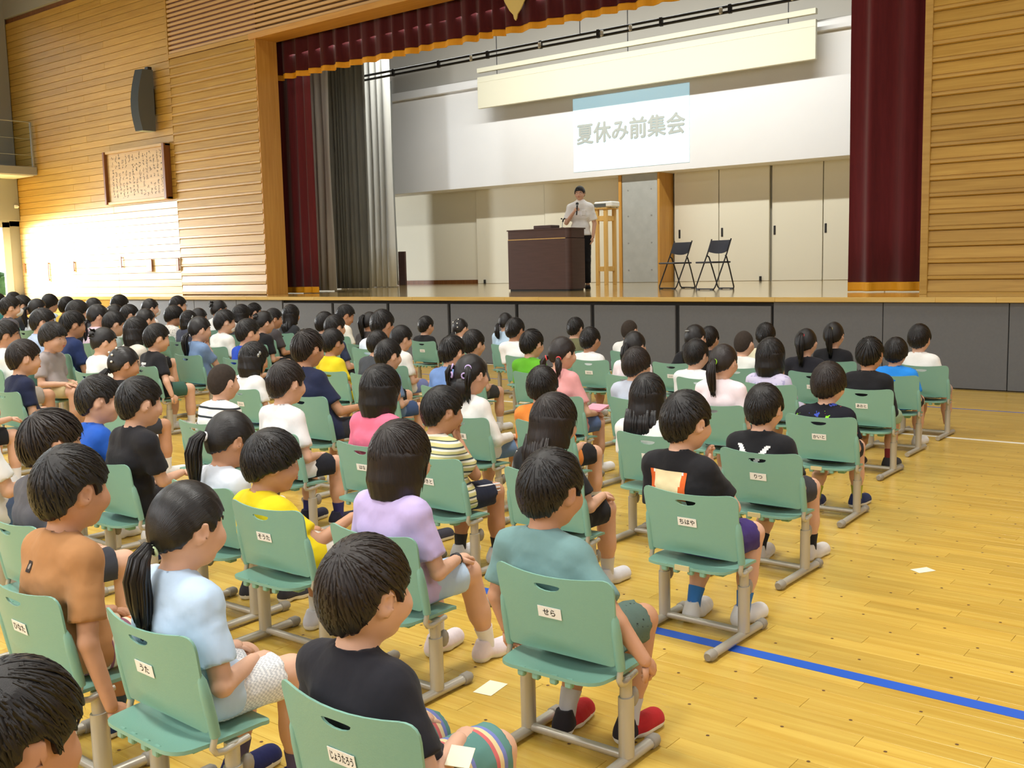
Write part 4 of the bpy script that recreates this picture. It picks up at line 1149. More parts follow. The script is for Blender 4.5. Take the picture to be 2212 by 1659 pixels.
    for k in (-1, 1):                               # hands
        ay = unit(WRI[k]-ELB[k]); nz = PALM[k]*-1; nz = unit(nz-(nz@ay)*ay); ax_ = np.cross(ay, nz)
        pose = arms[0 if k == 1 else 1] if adult is None else adult['curl'][k]
        curl = {'lap': .45, 'knee': .35, 'seat': 1.0, 'down': .5, 'chin': .9, 'forward': .6, 'grip': 1.45, 'rest': .45}[pose]
        HV, HF = hand_geo(curl, k == -1, q*1.02)
        if pose in ('seat', 'down') and adult is None:
            ay = unit((0, .75, -.66)); nz = unit(np.array((k*.9, .2, .35))); nz = unit(nz-(nz@ay)*ay); ax_ = np.cross(ay, nz)
        elif pose in ('lap', 'knee', 'forward'):
            ay = unit((-k*.25, 1, -.12)); nz = np.array((0, .12, 1.)); nz = unit(nz-(nz@ay)*ay); ax_ = np.cross(ay, nz)
        Rm = np.stack([ax_, ay, nz], 1)
        mb.add(WRI[k]+HV@Rm.T, HF)
    if face:
        for k in (-1, 1):
            mb.ball(hp((k*.031, .0690, .005)), .0108*hs, 1, 8, 6); mb.ball(hp((k*.031, .0745, .0045)), np.array((.0060, .0060, .0064))*hs, 2, 8, 6)
            mb.tube([hp((k*.018, .0835, .021)), hp((k*.032, .0815, .026)), hp((k*.047, .0715, .021))], [.0018*hs, .003*hs, .0012*hs], 5, 2)
        mb.ball(hp((0, .0925, -.0445)), np.array((.0175, .0055, .0040))*hs, 3, 8, 5, RH); mb.ball(hp((0, .0925, -.0515)), np.array((.0150, .0058, .0046))*hs, 3, 8, 5, RH)
    me = mb.mesh('body', [M[skin], M['eye_white'], M['iris'], M['lip']], 4.0)
    link('body', me, root)
    # --- shirt
    hc = h*1.15
    if shirt:
        F = Field(lo, hi, hc)
        torso(F, .010*q, .035*q)
        if adult is None:
            for k in (-1, 1): F.cap(HIP[k], HIP[k]*.8+KNE[k]*.2, .066*q, .064*q, k=.03*q)
        for k in (-1, 1):
            if sleeve <= 1: 
                e = SHO[k]+(ELB[k]-SHO[k])*sleeve
                F.cap(SHO[k], SHO[k]+(ELB[k]-SHO[k])*min(1, sleeve+.15), .042*q, .051*q, k=.022*q, cut=(e, unit(ELB[k]-SHO[k])))
            else:
                F.cap(SHO[k], ELB[k], .042*q, .036*q, k=.022*q); F.cap(ELB[k], WRI[k], .036*q, .028*q, k=.008, cut=(WRI[k]-unit(WRI[k]-ELB[k])*.01, unit(WRI[k]-ELB[k])))
        F.ripple(.0013*q, seed*1.7)
        zc = N[2]-.004*q
        F.cap(N+np.array((0, .003, .006))*q, N+np.array((0, .02, .08))*q, .041*q, .052*q, k=.004, op='sub')
        ring = [N+np.array((.047*q*math.cos(a), .003*q+.046*q*math.sin(a), (-.004-.012*math.sin(a))*q)) for a in np.linspace(0, 2*PI, 17)]
        for a, b in zip(ring[:-1], ring[1:]): F.cap(a, b, max(.0075*q, hc*.75), k=.004)
        if adult is None: F.clip_below(.300*s)
        else: F.clip_below(adult['hem'])
        V, Q = F.surface()
        sh = link('shirt', np_mesh('shirt', V, Q, cloth(shirt)), root)
    # --- shorts or trousers
    F = Field(lo, hi, hc)
    g = .009*q
    F.cap(PV-side*.05*q, PV+side*.05*q, .076*q*girth+g*.6, k=.03*q)
    for k in (-1, 1):
        if leg_len <= 1:
            e = HIP[k]+(KNE[k]-HIP[k])*leg_len
            F.cap(HIP[k], HIP[k]+(KNE[k]-HIP[k])*min(1, leg_len+.2), .064*q+g, .058*q+g, k=.02*q, cut=(e, unit(KNE[k]-HIP[k])))
        else:
            F.cap(HIP[k], KNE[k], .064*q+g, .046*q+g, k=.02*q); F.cap(KNE[k], ANK[k], .045*q+g, .030*q+g, k=.012*q, cut=(ANK[k]+(KNE[k]-ANK[k])*.05, unit(ANK[k]-KNE[k])))
    F.ripple(.0012*q, seed*2.3)
    if adult is None: F.clip_below(.2945*s)
    V, Q = F.surface()
    link('trousers' if leg_len > 1 else 'shorts', np_mesh('shorts', V, Q, cloth(pants)), root)
    # --- shoes and socks
    if shoe_visible:
        for k in (-1, 1):
            a = ANK[k]; dirv = np.array((k*.12, 1., 0)) if adult is None else np.array(adult['toe'][k], float); dirv = unit(dirv)
            z0 = max(.0, a[2]-.070*q)
            heel = np.array((a[0], a[1], z0))-dirv*.03*q; toe = heel+dirv*.145*q
            F = Field(np.minimum(heel, toe)-.07*q, np.maximum(heel, toe)+np.array((.07, .07, .13))*q, max(.0072, h*.62))
            F.cap(heel+np.array((0, 0, .030))*q, toe+np.array((0, 0, .026))*q, .030*q, .031*q, k=.01); F.cap(heel+np.array((0, 0, .02))*q, heel+np.array((0, 0, .060))*q+dirv*.012*q, .031*q, .029*q, k=.015)
            F.cap(heel*.5+toe*.5+np.array((0, 0, .02))*q, toe+np.array((0, 0, .022))*q, .036*q, .033*q, k=.012)
            F.ell(heel+dirv*.016*q+np.array((0, 0, .088))*q, np.array((.024, .024, .020))*q, None, .004, 'sub')
            F.clip_below(z0+.001)
            V, Q = F.surface()
            zc = V[Q].mean(1)[:, 2]
            so = link('shoe', np_mesh('shoe', V, Q, [cloth(shoes), M['sole'] if adult is None else M['black'], cloth(shoes2 or shoes)], np.where(zc < z0+.021*q, 1, np.where((V[Q].mean(1)-heel)@dirv < .030*q, 2, 0))), root)
            if h < .009:
                for t_ in (.062, .080, .098):
                    p = heel+dirv*t_*q
                    MB().tube([p+np.array((-.02*q, 0, .056*q-t_*.14*q)), p+np.array((0, 0, .068*q-t_*.14*q)), p+np.array((.02*q, 0, .056*q-t_*.14*q))], .0028*q, 5).obj('lace', M['sole'], so, 2.0)
            if socks:
                MB().tube([a+(KNE[k]-a)*-.02+np.array((0, 0, -.02*q)), a+(KNE[k]-a)*.06, a+(KNE[k]-a)*.17, a+(KNE[k]-a)*.20], [.027*q, .0285*q, .0325*q, .0335*q], 12).obj('sock', cloth(socks), root, 1.0)
    # --- hair
    me, ties = hair(style, seed % 4+1 if h < .0125 else seed % 2+1)
    Mh = Matrix([list(RH[i]*hs)+[T[i]] for i in range(3)]+[[0, 0, 0, 1]])
    ho = link('hair', me, root); ho.matrix_local = Mh
    for nm, p in ties:
        p = np.array(p); ax_ = unit(p-SKC)
        e1 = unit(np.cross(ax_, (0, .3, 1))); e2 = np.cross(ax_, e1); mb = MB()
        mb.tube([p+.0145*(math.cos(a)*e1+math.sin(a)*e2) for a in np.linspace(0, 2*PI, 13)], .0048, 6, 0, 1, False)
        t_ = mb.obj('hair_tie', cloth(tie), ho, 2.0)
    if extras: extras(root, hp, RH, hs, s, N, WRI, SHO, Mh, PV)
    return root
KIDS = [
 ((-2.536, 8.364, 0.751), (-2.466, 8.229), 1.0, 1.003, 0.0142, 'short', 2, '236,236,232', '150,150,150', 0, 0, ('lap', 'lap'), 'flat', 'white T-shirt alone at the front row end', {}),
 ((-2.466, 7.589, 0.705), (-2.45, 7.454), 1.0, 0.93, 0.0142, 'bowl', 1, '44,140,232', '34,34,37', 4, 0, ('lap', 'lap'), 'flat', 'bright azure blue T-shirt before the grey panels', {'socks': '200,200,205'}),
 ((-2.355, 6.728, 0.762), (-2.346, 6.593), 1.0, 1.008, 0.0112, 'spiky', 3, '34,34,37', '150,176,150', 2, 6, ('lap', 'lap'), 'back', 'black long-sleeved top with tousled hair and grey-green trousers', {'text': 'あおと', 'sleeve': 2, 'legl': 1.2, 'shoes': '60,60,64', 'socks': '130,50,50', 'tape': 0}),
 ((-2.136, 5.464, 0.711), (-2.124, 5.329), 1.0, 1.027, 0.0112, 'bowl', 2, ('splash', '34,34,42', ('150,230,60', '70,90,190', '190,80,90'), 16, 0.66), '34,34,42', -3, 4, ('lap', 'lap'), 'mix', 'black shirt splashed with neon green and blue', {'text': 'かいと', 'tape': 1, 'shoes': '40,50,90', 'socks': '170,180,60'}),
 ((-1.994, 4.335, 0.726), (-1.948, 4.2), 1.0, 0.976, 0.0112, 'short', 4, '34,34,37', '58,58,64', 0, 4, ('lap', 'lap'), 'mix', 'black T-shirt with white chevron print', {'text': 'りつ', 'tape': 1, 'shoes': '214,210,206', 'socks': '40,40,44', 'ex': 'chevron', 'jut': 1}),
 ((-1.907, 3.451, 0.788), (-1.816, 3.316), 1.0, 1.034, 0.0083, 'short', 1, '34,34,37', '64,48,110', -14, 4, ('chin', 'lap'), 'tuck', 'black T-shirt with cream and orange back print', {'text': 'ちはや', 'tape': 1, 'shoes': '226,226,226', 'socks': '60,120,190', 'ex': 'backprint'}),
 ((-1.75, 2.361, 0.745), (-1.644, 2.226), 1.0, 1.044, 0.0083, 'short', 3, '112,146,146', ('splash', '92,112,104', ('52,58,58',), 70, 0.66), -4, 6, ('seat', 'seat'), 'tuck', 'teal grey T-shirt gripping the seat edge', {'text': 'せら', 'shoes2': '44,40,44', 'shoes': '176,40,44', 'socks': '190,190,196'}),
 ((-1.559, 1.442, 0.721), (-1.473, 1.307), 1.0, 1.038, 0.0083, 'short', 2, '38,38,44', ('stripes', '96,140,134', [(0.22, '206,110,110'), (0.34, '226,206,160'), (0.48, '120,130,190'), (0.6, '96,140,134')], 0.085, 'y'), -6, 2, ('lap', 'lap'), 'flat', 'black T-shirt and striped shorts nearest the camera', {'text': 'じょうたろう', 'legl': 0.98}),
 ((-3.255, 8.424, 0.755), (-3.199, 8.289), 1.0, 1.002, 0.0142, 'highpony', 1, '34,34,37', '34,34,37', 6, -2, ('lap', 'lap'), 'flat', 'black top with a high ponytail and beige clip', {'tie': '190,180,130'}),
 ((-3.133, 7.547, 0.76), (-3.017, 7.412), 1.0, 0.977, 0.0142, 'highpony', 2, '36,36,42', '34,34,37', 4, 0, ('lap', 'lap'), 'flat', 'black top with ponytail and bright red ribbon', {'tie': '226,70,80', 'text': ''}),
 ((-3.033, 6.693, 0.734), (-2.975, 6.558), 1.0, 1.072, 0.0112, 'bob', 1, ('splash', '206,200,226', ('176,170,206',), 30, 0.6), '200,196,220', 0, 2, ('lap', 'lap'), 'flat', 'pale lavender blouse and a round bob cut', {}),
 ((-2.839, 5.599, 0.793), (-2.831, 5.464), 1.0, 0.964, 0.0112, 'pony', 2, '242,226,232', '60,60,66', -4, 2, ('lap', 'lap'), 'flat', 'pale pink top with lime green hair tie', {'tie': '170,230,70', 'text': 'な', 'texdx': -0.1}),
 ((-2.698, 4.487, 0.721), (-2.601, 4.352), 1.0, 1.02, 0.0112, 'long', 1, '236,236,232', '170,140,130', 4, 6, ('lap', 'lap'), 'flat', 'white blouse with long loose black hair', {'text': 'え'}),
 ((-2.544, 3.465, 0.741), (-2.503, 3.33), 1.0, 1.026, 0.0083, 'long', 2, '40,40,42', '34,34,37', -20, 8, ('knee', 'lap'), 'flat', 'black top with white sleeve stripe and long hair', {'shoes': '220,220,226', 'ex': 'sleevestripe', 'socks': '216,216,216'}),
 ((-2.392, 2.394, 0.774), (-2.393, 2.259), 1.0, 1.038, 0.0083, 'bob', 2, '196,180,226', '182,206,232', -10, 6, ('knee', 'lap'), 'out', 'lavender T-shirt and pale blue shorts', {'shoes': '232,220,226', 'socks': '236,236,236', 'ex': 'watch'}),
 ((-2.241, 1.473, 0.759), (-2.213, 1.338), 1.0, 1.005, 0.0083, 'lowpony', 1, '190,214,240', ('check', '236,238,240', '200,204,210', 160), 0, 6, ('lap', 'lap'), 'flat', 'light blue T-shirt with a long ponytail', {'tie': '214,236,190', 'text': 'うた', 'shoes': '40,44,90', 'socks': '90,84,120'}),
 ((-2.74, 1.438, 0.802), (-2.768, 1.303), 1.0, 1.066, 0.0083, 'short', 1, '176,128,84', ('stripes', '226,214,190', [(0.3, '140,90,110'), (0.45, '226,214,190'), (0.6, '200,120,70'), (0.75, '226,214,190')], 0.07, 'y'), 4, 4, ('down', 'lap'), 'flat', 'brown T-shirt with a small dark back tag', {'text': 'ひなた', 'shoes': '40,60,110', 'socks': '70,90,110', 'ex': 'tag'}),
 ((-3.115, 2.43, 0.677), (-2.978, 2.295), 1.0, 1.058, 0.0083, 'bowl', 3, '232,208,34', '214,210,200', -26, 8, ('forward', 'lap'), 'flat', 'bright yellow T-shirt near the front', {'text': 'そうた', 'shoes': '206,206,214', 'socks': '230,230,230'}),
 ((-3.181, 3.466, 0.739), (-3.141, 3.331), 1.0, 0.994, 0.0112, 'short', 3, ('stripes', '232,230,214', [(0.16, '74,84,86'), (0.3, '206,200,140'), (0.56, '232,230,214'), (0.7, '74,84,86'), (0.78, '206,200,140')], 0.058), '38,42,58', -20, 6, ('chin', 'lap'), 'flat', 'cream, yellow and grey striped T-shirt', {'text': 'あきと', 'ex': 'pantstripe', 'shoes': '226,226,228', 'socks': '60,60,60'}),
 ((-3.41, 4.542, 0.728), (-3.299, 4.407), 1.0, 0.957, 0.0112, 'bowl', 1, '226,136,60', '34,34,37', 10, 2, ('lap', 'lap'), 'flat', 'orange T-shirt behind the long-haired child', {}),
 ((-3.449, 5.598, 0.751), (-3.369, 5.463), 1.0, 0.961, 0.0112, 'bowl', 2, '190,198,214', '34,34,37', -6, 2, ('lap', 'lap'), 'flat', 'pale grey-blue collared top', {}),
 ((-3.673, 6.804, 0.709), (-3.564, 6.669), 1.0, 1.019, 0.0142, 'short', 2, '232,236,238', '34,34,37', -4, 4, ('lap', 'lap'), 'flat', 'white T-shirt beside the lime ponytail child', {'text': '', 'jut': 0}),
 ((-3.674, 7.6, 0.733), (-3.664, 7.47), 0.96, 0.94, 0.0142, 'buzz', 1, ('splash', '232,234,228', ('110,130,80',), 14, 0.66), '34,34,37', -4, 2, ('lap', 'lap'), 'flat', 'white shirt with olive prints and cropped hair', {'y': 7.6}),
 ((-3.855, 8.4, 0.742), (-3.845, 8.269), 0.97, 0.986, 0.0142, 'short', 4, '232,226,196', '34,34,37', 16, 0, ('lap', 'lap'), 'flat', 'cream shirt seen above the bob cut child', {'y': 8.4}),
 ((-3.495, 2.522, 0.717), (-3.505, 2.387), 1.0, 1.04, 0.0083, 'pony', 3, '222,230,242', '90,120,170', -12, 10, ('lap', 'lap'), 'flat', 'white top with blue shoulder strap and ponytail', {'tie': '236,236,240', 'ex': 'strap', 'shoes': '60,60,66'}),
 ((-3.65, 3.533, 0.808), (-3.634, 3.398), 1.0, 1.029, 0.0112, 'bob', 3, '236,120,150', '150,130,120', -6, 4, ('lap', 'lap'), 'flat', 'rose pink top and shoulder-length bob', {'text': 'はな', 'shoes': '60,60,70', 'socks': '60,60,110'}),
 ((-3.884, 4.486, 0.773), (-3.832, 4.351), 1.0, 1.064, 0.0112, 'halfup', 1, '236,236,232', '110,140,176', -4, 4, ('knee', 'lap'), 'flat', 'white long-sleeved top with lavender hair ties', {'tie': '190,170,220', 'text': 'かほ', 'sleeve': 2}),
 ((-3.956, 5.495, 0.815), (-3.899, 5.36), 1.0, 0.977, 0.0112, 'twin', 2, '226,160,160', '90,110,150', -18, 4, ('knee', 'lap'), 'flat', 'salmon pink T-shirt with low twin tails', {'tie': '236,90,90', 'y': 5.5, 'ex': 'pinkbook'}),
 ((-4.164, 6.734, 0.768), (-4.149, 6.599), 1.0, 0.978, 0.0142, 'pony', 2, '240,226,230', '120,110,120', 0, 2, ('lap', 'lap'), 'flat', 'white top with small pink lettering print', {'tie': '60,50,60'}),
 ((-4.182, 7.731, 0.759), (-4.322, 7.596), 1.0, 1.004, 0.0142, 'lowpony', 2, '34,34,37', '34,34,37', -8, 2, ('lap', 'lap'), 'flat', 'black top with white letters and grey hair clip', {'text': '', 'ex': 'clipgrey'}),
 ((-4.403, 8.4, 0.699), (-4.393, 8.27), 0.96, 1.0, 0.0142, 'short', 1, '60,60,64', '34,34,37', 0, 0, ('lap', 'lap'), 'flat', 'dark top hidden behind the grey clip child', {'y': 8.4}),
 ((-5.344, 8.551, 0.741), (-5.284, 8.416), 1.0, 0.962, 0.0142, 'buzz', 2, '236,236,232', '34,34,37', -6, 2, ('lap', 'lap'), 'flat', 'white shirt and pale cropped hair', {}),
 ((-4.242, 2.581, 0.814), (-4.329, 2.446), 1.0, 1.024, 0.0112, 'short', 1, '40,40,44', '44,40,44', -10, 4, ('forward', 'lap'), 'flat', 'black T-shirt with red trim at the hem', {'shoes': '50,60,110', 'socks': '230,230,230'}),
 ((-4.384, 3.542, 0.796), (-4.337, 3.407), 1.0, 1.064, 0.0112, 'short', 2, '238,238,240', '36,38,46', -4, 4, ('lap', 'lap'), 'flat', 'plain white T-shirt over navy shorts', {'shoes': '44,44,60', 'socks': '60,60,120'}),
 ((-5.135, 4.334, 0.895), (-5.009, 4.183), 1.12, 1.089, 0.0112, 'spiky', 2, '38,44,70', '50,52,60', 2, 4, ('forward', 'lap'), 'flat', 'navy T-shirt with a pale crown spot', {'s': 1.12}),
 ((-5.538, 5.45, 0.749), (-5.528, 5.318), 0.979, 1.052, 0.0112, 'short', 1, '112,134,166', '70,90,130', -8, 6, ('lap', 'lap'), 'flat', 'denim blue shirt behind the rose pink child', {'y': 5.45}),
 ((-4.936, 5.5, 0.79), (-4.926, 5.361), 1.033, 1.037, 0.0112, 'spiky', 1, '112,144,200', '60,70,100', 0, 6, ('lap', 'lap'), 'flat', 'sky blue polo behind the lavender tie child', {'y': 5.5}),
 ((-5.043, 6.586, 0.764), (-4.932, 6.451), 1.0, 1.044, 0.0142, 'spiky', 4, '98,172,46', '60,60,66', -4, 4, ('lap', 'lap'), 'flat', 'vivid green T-shirt', {}),
 ((-5.211, 7.672, 0.716), (-5.122, 7.537), 1.0, 1.028, 0.0142, 'short', 3, '238,238,238', '176,170,166', -4, 2, ('down', 'lap'), 'flat', 'white long-sleeved top before the dark panels', {'text': '', 'sleeve': 2}),
 ((-5.882, 8.4, 0.767), (-5.872, 8.265), 1.002, 0.948, 0.0142, 'short', 1, '112,112,82', '34,34,37', 0, 2, ('lap', 'lap'), 'flat', 'olive shirt in the front row', {'y': 8.4}),
 ((-4.928, 2.77, 0.761), (-4.928, 2.62), 1.0, 1.101, 0.0112, 'short', 1, '44,96,196', '70,80,100', -26, 4, ('forward', 'lap'), 'flat', 'royal blue T-shirt in profile', {}),
 ((-4.954, 3.546, 0.77), (-5.009, 3.411), 1.0, 0.957, 0.0112, 'buzz', 1, ('stripes', '240,240,236', [(0.62, '50,56,62'), (0.84, '240,240,236')], 0.05), '50,52,60', 4, 2, ('lap', 'lap'), 'flat', 'white shirt with thin dark stripes and cropped hair', {}),
 ((-6.68, 5.916, 0.777), (-6.563, 5.781), 1.0, 1.055, 0.0142, 'short', 4, '226,204,40', '120,140,160', -4, 4, ('lap', 'lap'), 'back', 'lemon yellow T-shirt in the middle rows', {}),
 ((-5.635, 6.55, 0.753), (-5.625, 6.417), 0.984, 1.037, 0.0142, 'short', 1, '104,98,94', '60,60,60', -6, 2, ('lap', 'lap'), 'flat', 'brown-grey polo with upright seat', {'y': 6.55}),
 ((-6.872, 6.7, 0.886), (-6.862, 6.535), 1.22, 1.187, 0.0142, 'short', 3, '216,226,238', '90,96,110', -4, 8, ('lap', 'lap'), 'flat', 'broad pale blue shirt, larger than the others', {'y': 6.7, 's': 1.22, 'girth': 1.2}),
 ((-6.438, 6.504, 0.778), (-6.428, 6.366), 1.017, 1.017, 0.0142, 'short', 2, '234,232,226', '122,134,186', -12, 8, ('lap', 'lap'), 'out', 'off-white T-shirt over periwinkle blue shorts', {'y': 6.35}),
 ((-6.092, 5.879, 0.789), (-6.082, 5.74), 1.031, 0.944, 0.0142, 'short', 4, '70,74,80', '34,34,37', 0, 4, ('lap', 'lap'), 'flat', 'dark top squeezed behind the pale blue shirt', {'y': 5.95}),
 ((-7.407, 8.4, 0.737), (-7.397, 8.27), 0.963, 0.943, 0.0142, 'lowpony', 4, '236,236,232', '34,34,37', -4, 2, ('lap', 'lap'), 'flat', 'white top with shiny white hair clips', {'y': 8.4, 'tie': '230,236,236', 'ex': 'clips'}),
 ((-8.317, 8.817, 0.72), (-8.234, 8.682), 1.0, 1.012, 0.0142, 'short', 1, '36,36,38', '36,36,38', -2, 2, ('lap', 'lap'), 'flat', 'black T-shirt in front of the dark panels', {'text': ''}),
 ((-6.107, 7.716, 0.787), (-5.923, 7.581), 1.0, 1.025, 0.0142, 'short', 3, '240,240,238', '140,140,140', 0, 2, ('lap', 'lap'), 'flat', 'white shirt beside the pale blue ribbon child', {}),
 ((-7.059, 8.759, 0.787), (-6.962, 8.624), 1.0, 0.936, 0.0142, 'sidepony', 2, '186,212,236', '120,130,150', 6, 0, ('lap', 'lap'), 'flat', 'pale blue dress with lavender hair ribbon', {'tie': '206,196,236'}),
 ((-6.213, 4.73, 0.76), (-6.185, 4.595), 1.0, 1.053, 0.0112, 'bob', 3, '240,240,240', '70,90,150', -20, 6, ('lap', 'lap'), 'flat', 'white T-shirt and bob with a silver pin', {'ex': 'pin', 'text': ''}),
 ((-7.423, 3.612, 0.812), (-7.413, 3.469), 1.061, 1.165, 0.0112, 'short', 2, '38,44,70', '60,60,66', -10, 4, ('lap', 'lap'), 'flat', 'dark navy T-shirt at the left edge rows', {}),
 ((-8.912, 4.611, 0.853), (-8.902, 4.461), 1.115, 1.18, 0.0142, 'bowl', 1, '168,160,160', '188,172,130', 0, 6, ('knee', 'lap'), 'flat', 'grey polo turned round to face the camera', {'rz': -62}),
 ((-7.89, 4.511, 0.852), (-7.88, 4.36), 1.114, 1.049, 0.0142, 'bun', 1, '236,236,232', '150,140,130', -18, 6, ('lap', 'lap'), 'flat', 'white top with a loose bun and fringe', {}),
 ((-6.403, 3.794, 0.794), (-6.393, 3.654), 1.038, 1.044, 0.0112, 'lowpony', 3, '34,34,37', '60,60,66', -14, 6, ('lap', 'lap'), 'flat', 'black top with star hair clips', {'ex': 'clips', 'tie': '60,60,60'}),
 ((-8.095, 5.129, 0.834), (-8.085, 4.981), 1.091, 1.117, 0.0142, 'short', 1, '36,36,40', '62,96,84', -14, 4, ('seat', 'lap'), 'flat', 'black T-shirt with a white ring print', {'ex': 'ring'}),
 ((-8.469, 3.99, 0.927), (-8.459, 3.827), 1.211, 1.054, 0.0142, 'short', 3, '236,236,232', '150,140,130', -24, 4, ('lap', 'lap'), 'flat', 'white shirt cut by the left picture edge', {}),
 ((-9.815, 4.988, 0.958), (-9.805, 4.819), 1.252, 1.16, 0.0142, 'short', 4, '176,196,230', '60,60,66', -26, 6, ('lap', 'lap'), 'flat', 'light blue shirt and glasses', {'ex': 'glasses'}),
 ((-9.284, 5.006, 0.939), (-9.274, 4.84), 1.228, 1.154, 0.0142, 'spiky', 1, '40,54,96', '160,146,110', -12, 4, ('knee', 'lap'), 'flat', 'navy sports shirt with white sleeve stripes', {'ex': 'sleevemarks'}),
 ((-9.812, 5.736, 0.896), (-9.802, 5.578), 1.172, 1.151, 0.0142, 'short', 2, '152,170,168', '120,110,90', -14, 10, ('lap', 'lap'), 'flat', 'sage grey T-shirt with lowered head', {}),
 ((-8.671, 5.287, 0.878), (-8.661, 5.132), 1.147, 1.106, 0.0142, 'bob', 1, '222,216,204', '150,140,120', -10, 4, ('lap', 'lap'), 'flat', 'cream sleeveless top and dark bob', {'sleeve': 0.15}),
 ((-10.166, 5.764, 0.971), (-10.156, 5.593), 1.27, 1.107, 0.0142, 'lowpony', 2, '230,206,222', '90,80,90', -16, 0, ('lap', 'lap'), 'flat', 'pale pink shirt in profile with dark ponytail', {}),
 ((-12.83, 6.124, 1.023), (-12.82, 5.943), 1.337, 1.225, 0.0142, 'short', 1, '86,84,90', '34,34,37', -20, 2, ('lap', 'lap'), 'flat', 'charcoal shirt with pale cuffs and grey mask', {'ex': 'mask'}),
 ((-13.885, 6.792, 1.016), (-13.875, 6.613), 1.328, 1.204, 0.0142, 'short', 2, '40,40,44', '34,34,37', -20, 2, ('lap', 'lap'), 'flat', 'black shirt and thin-rimmed glasses', {'ex': 'glasses'}),
 ((-13.362, 6.73, 0.979), (-13.352, 6.557), 1.28, 1.166, 0.0142, 'pony', 1, '200,206,214', '34,34,37', -14, 2, ('lap', 'lap'), 'flat', 'pale grey top with swinging ponytail', {}),
 ((-14.741, 7.617, 1.001), (-14.731, 7.44), 1.309, 1.203, 0.0142, 'bowl', 2, '190,208,236', '34,34,37', 6, 0, ('lap', 'lap'), 'flat', 'pale blue shirt against the bright doors', {}),
 ((-14.187, 7.58, 0.972), (-14.177, 7.409), 1.271, 1.171, 0.0142, 'short', 3, '214,180,60', '34,34,37', 0, 0, ('lap', 'lap'), 'flat', 'mustard shirt against the bright doors', {}),
 ((-11.115, 6.059, 0.986), (-11.105, 5.885), 1.289, 1.181, 0.0142, 'bowl', 4, '34,34,37', '34,34,37', -22, 4, ('lap', 'lap'), 'flat', 'black shirt with white mask and long fringe', {'ex': 'mask'}),
 ((-13.326, 7.504, 0.968), (-13.316, 7.333), 1.266, 1.113, 0.0142, 'lowpony', 1, '70,70,76', '34,34,37', -20, 0, ('lap', 'lap'), 'flat', 'dark grey top and profile ponytail by the doors', {}),
 ((-13.996, 8.291, 0.962), (-13.986, 8.121), 1.258, 1.236, 0.0142, 'bowl', 1, '60,60,70', '34,34,37', -10, 2, ('lap', 'lap'), 'flat', 'slate shirt with glossy bowl cut by the doors', {}),
 ((-12.01, 7.042, 0.905), (-12.0, 6.882), 1.183, 1.126, 0.0142, 'lowpony', 3, '90,96,110', '34,34,37', -12, 2, ('lap', 'lap'), 'flat', 'blue-grey top with white hair band', {'tie': '236,236,236', 'ex': 'clips'}),
 ((-11.222, 6.765, 0.923), (-11.212, 6.602), 1.206, 1.064, 0.0142, 'short', 4, '214,214,206', '34,34,37', -20, 4, ('lap', 'lap'), 'flat', 'ivory shirt in clear profile', {}),
 ((-12.316, 7.734, 0.946), (-12.306, 7.567), 1.237, 1.133, 0.0142, 'lowpony', 1, '234,234,236', '34,34,37', -14, 0, ('lap', 'lap'), 'flat', 'white blouse and mask beside the stage corner', {'ex': 'mask'}),
 ((-10.357, 6.438, 0.892), (-10.347, 6.28), 1.167, 1.112, 0.0142, 'pony', 2, '210,206,196', '34,34,37', -8, 2, ('lap', 'lap'), 'flat', 'stone coloured top behind the white mask child', {}),
 ((-12.84, 8.506, 0.946), (-12.83, 8.339), 1.237, 1.185, 0.0142, 'short', 2, '226,166,70', '34,34,37', -22, 2, ('lap', 'lap'), 'flat', 'amber T-shirt and glasses by the stage corner', {'ex': 'glasses'}),
 ((-11.347, 7.448, 0.869), (-11.337, 7.295), 1.135, 1.13, 0.0142, 'bowl', 3, ('splash', '236,234,230', ('196,194,190',), 60, 0.55), '34,34,37', -14, 10, ('lap', 'lap'), 'flat', 'white lace patterned top with lowered head', {}),
 ((-10.843, 7.464, 0.851), (-10.833, 7.314), 1.113, 1.075, 0.0142, 'lowpony', 4, '34,34,37', '34,34,37', -12, 2, ('lap', 'lap'), 'flat', 'black top behind the denim jacket child', {}),
 ((-10.399, 7.019, 0.86), (-10.389, 6.868), 1.124, 0.939, 0.0142, 'bob', 2, '70,74,90', '34,34,37', -10, 2, ('lap', 'lap'), 'flat', 'dark blue top with a beaded hair pin', {'ex': 'pin'}),
 ((-8.592, 5.917, 0.853), (-8.582, 5.767), 1.115, 1.114, 0.0142, 'lowpony', 2, '120,146,184', '110,136,176', -16, 4, ('chin', 'lap'), 'flat', 'denim jacket with a long thin ponytail', {'tie': '220,220,220'}),
 ((-11.358, 8.128, 0.917), (-11.348, 7.966), 1.199, 1.103, 0.0142, 'bun', 3, '238,238,238', '34,34,37', -20, 4, ('lap', 'lap'), 'flat', 'white top with messy bun before the panels', {}),
 ((-9.032, 6.529, 0.883), (-9.022, 6.373), 1.154, 1.123, 0.0142, 'short', 4, '232,232,228', '90,90,96', -22, 2, ('lap', 'lap'), 'flat', 'loose white shirt and white mask', {'ex': 'mask'}),
 ((-10.892, 8.133, 0.856), (-10.882, 7.982), 1.119, 1.132, 0.0142, 'bob', 3, '52,52,58', '34,34,37', -14, 2, ('lap', 'lap'), 'flat', 'black top and thick hair near the first panel', {}),
 ((-11.516, 8.807, 0.852), (-11.506, 8.657), 1.114, 1.068, 0.0142, 'spiky', 2, '80,84,90', '34,34,37', -24, 0, ('lap', 'lap'), 'flat', 'grey top half hidden behind thick hair', {}),
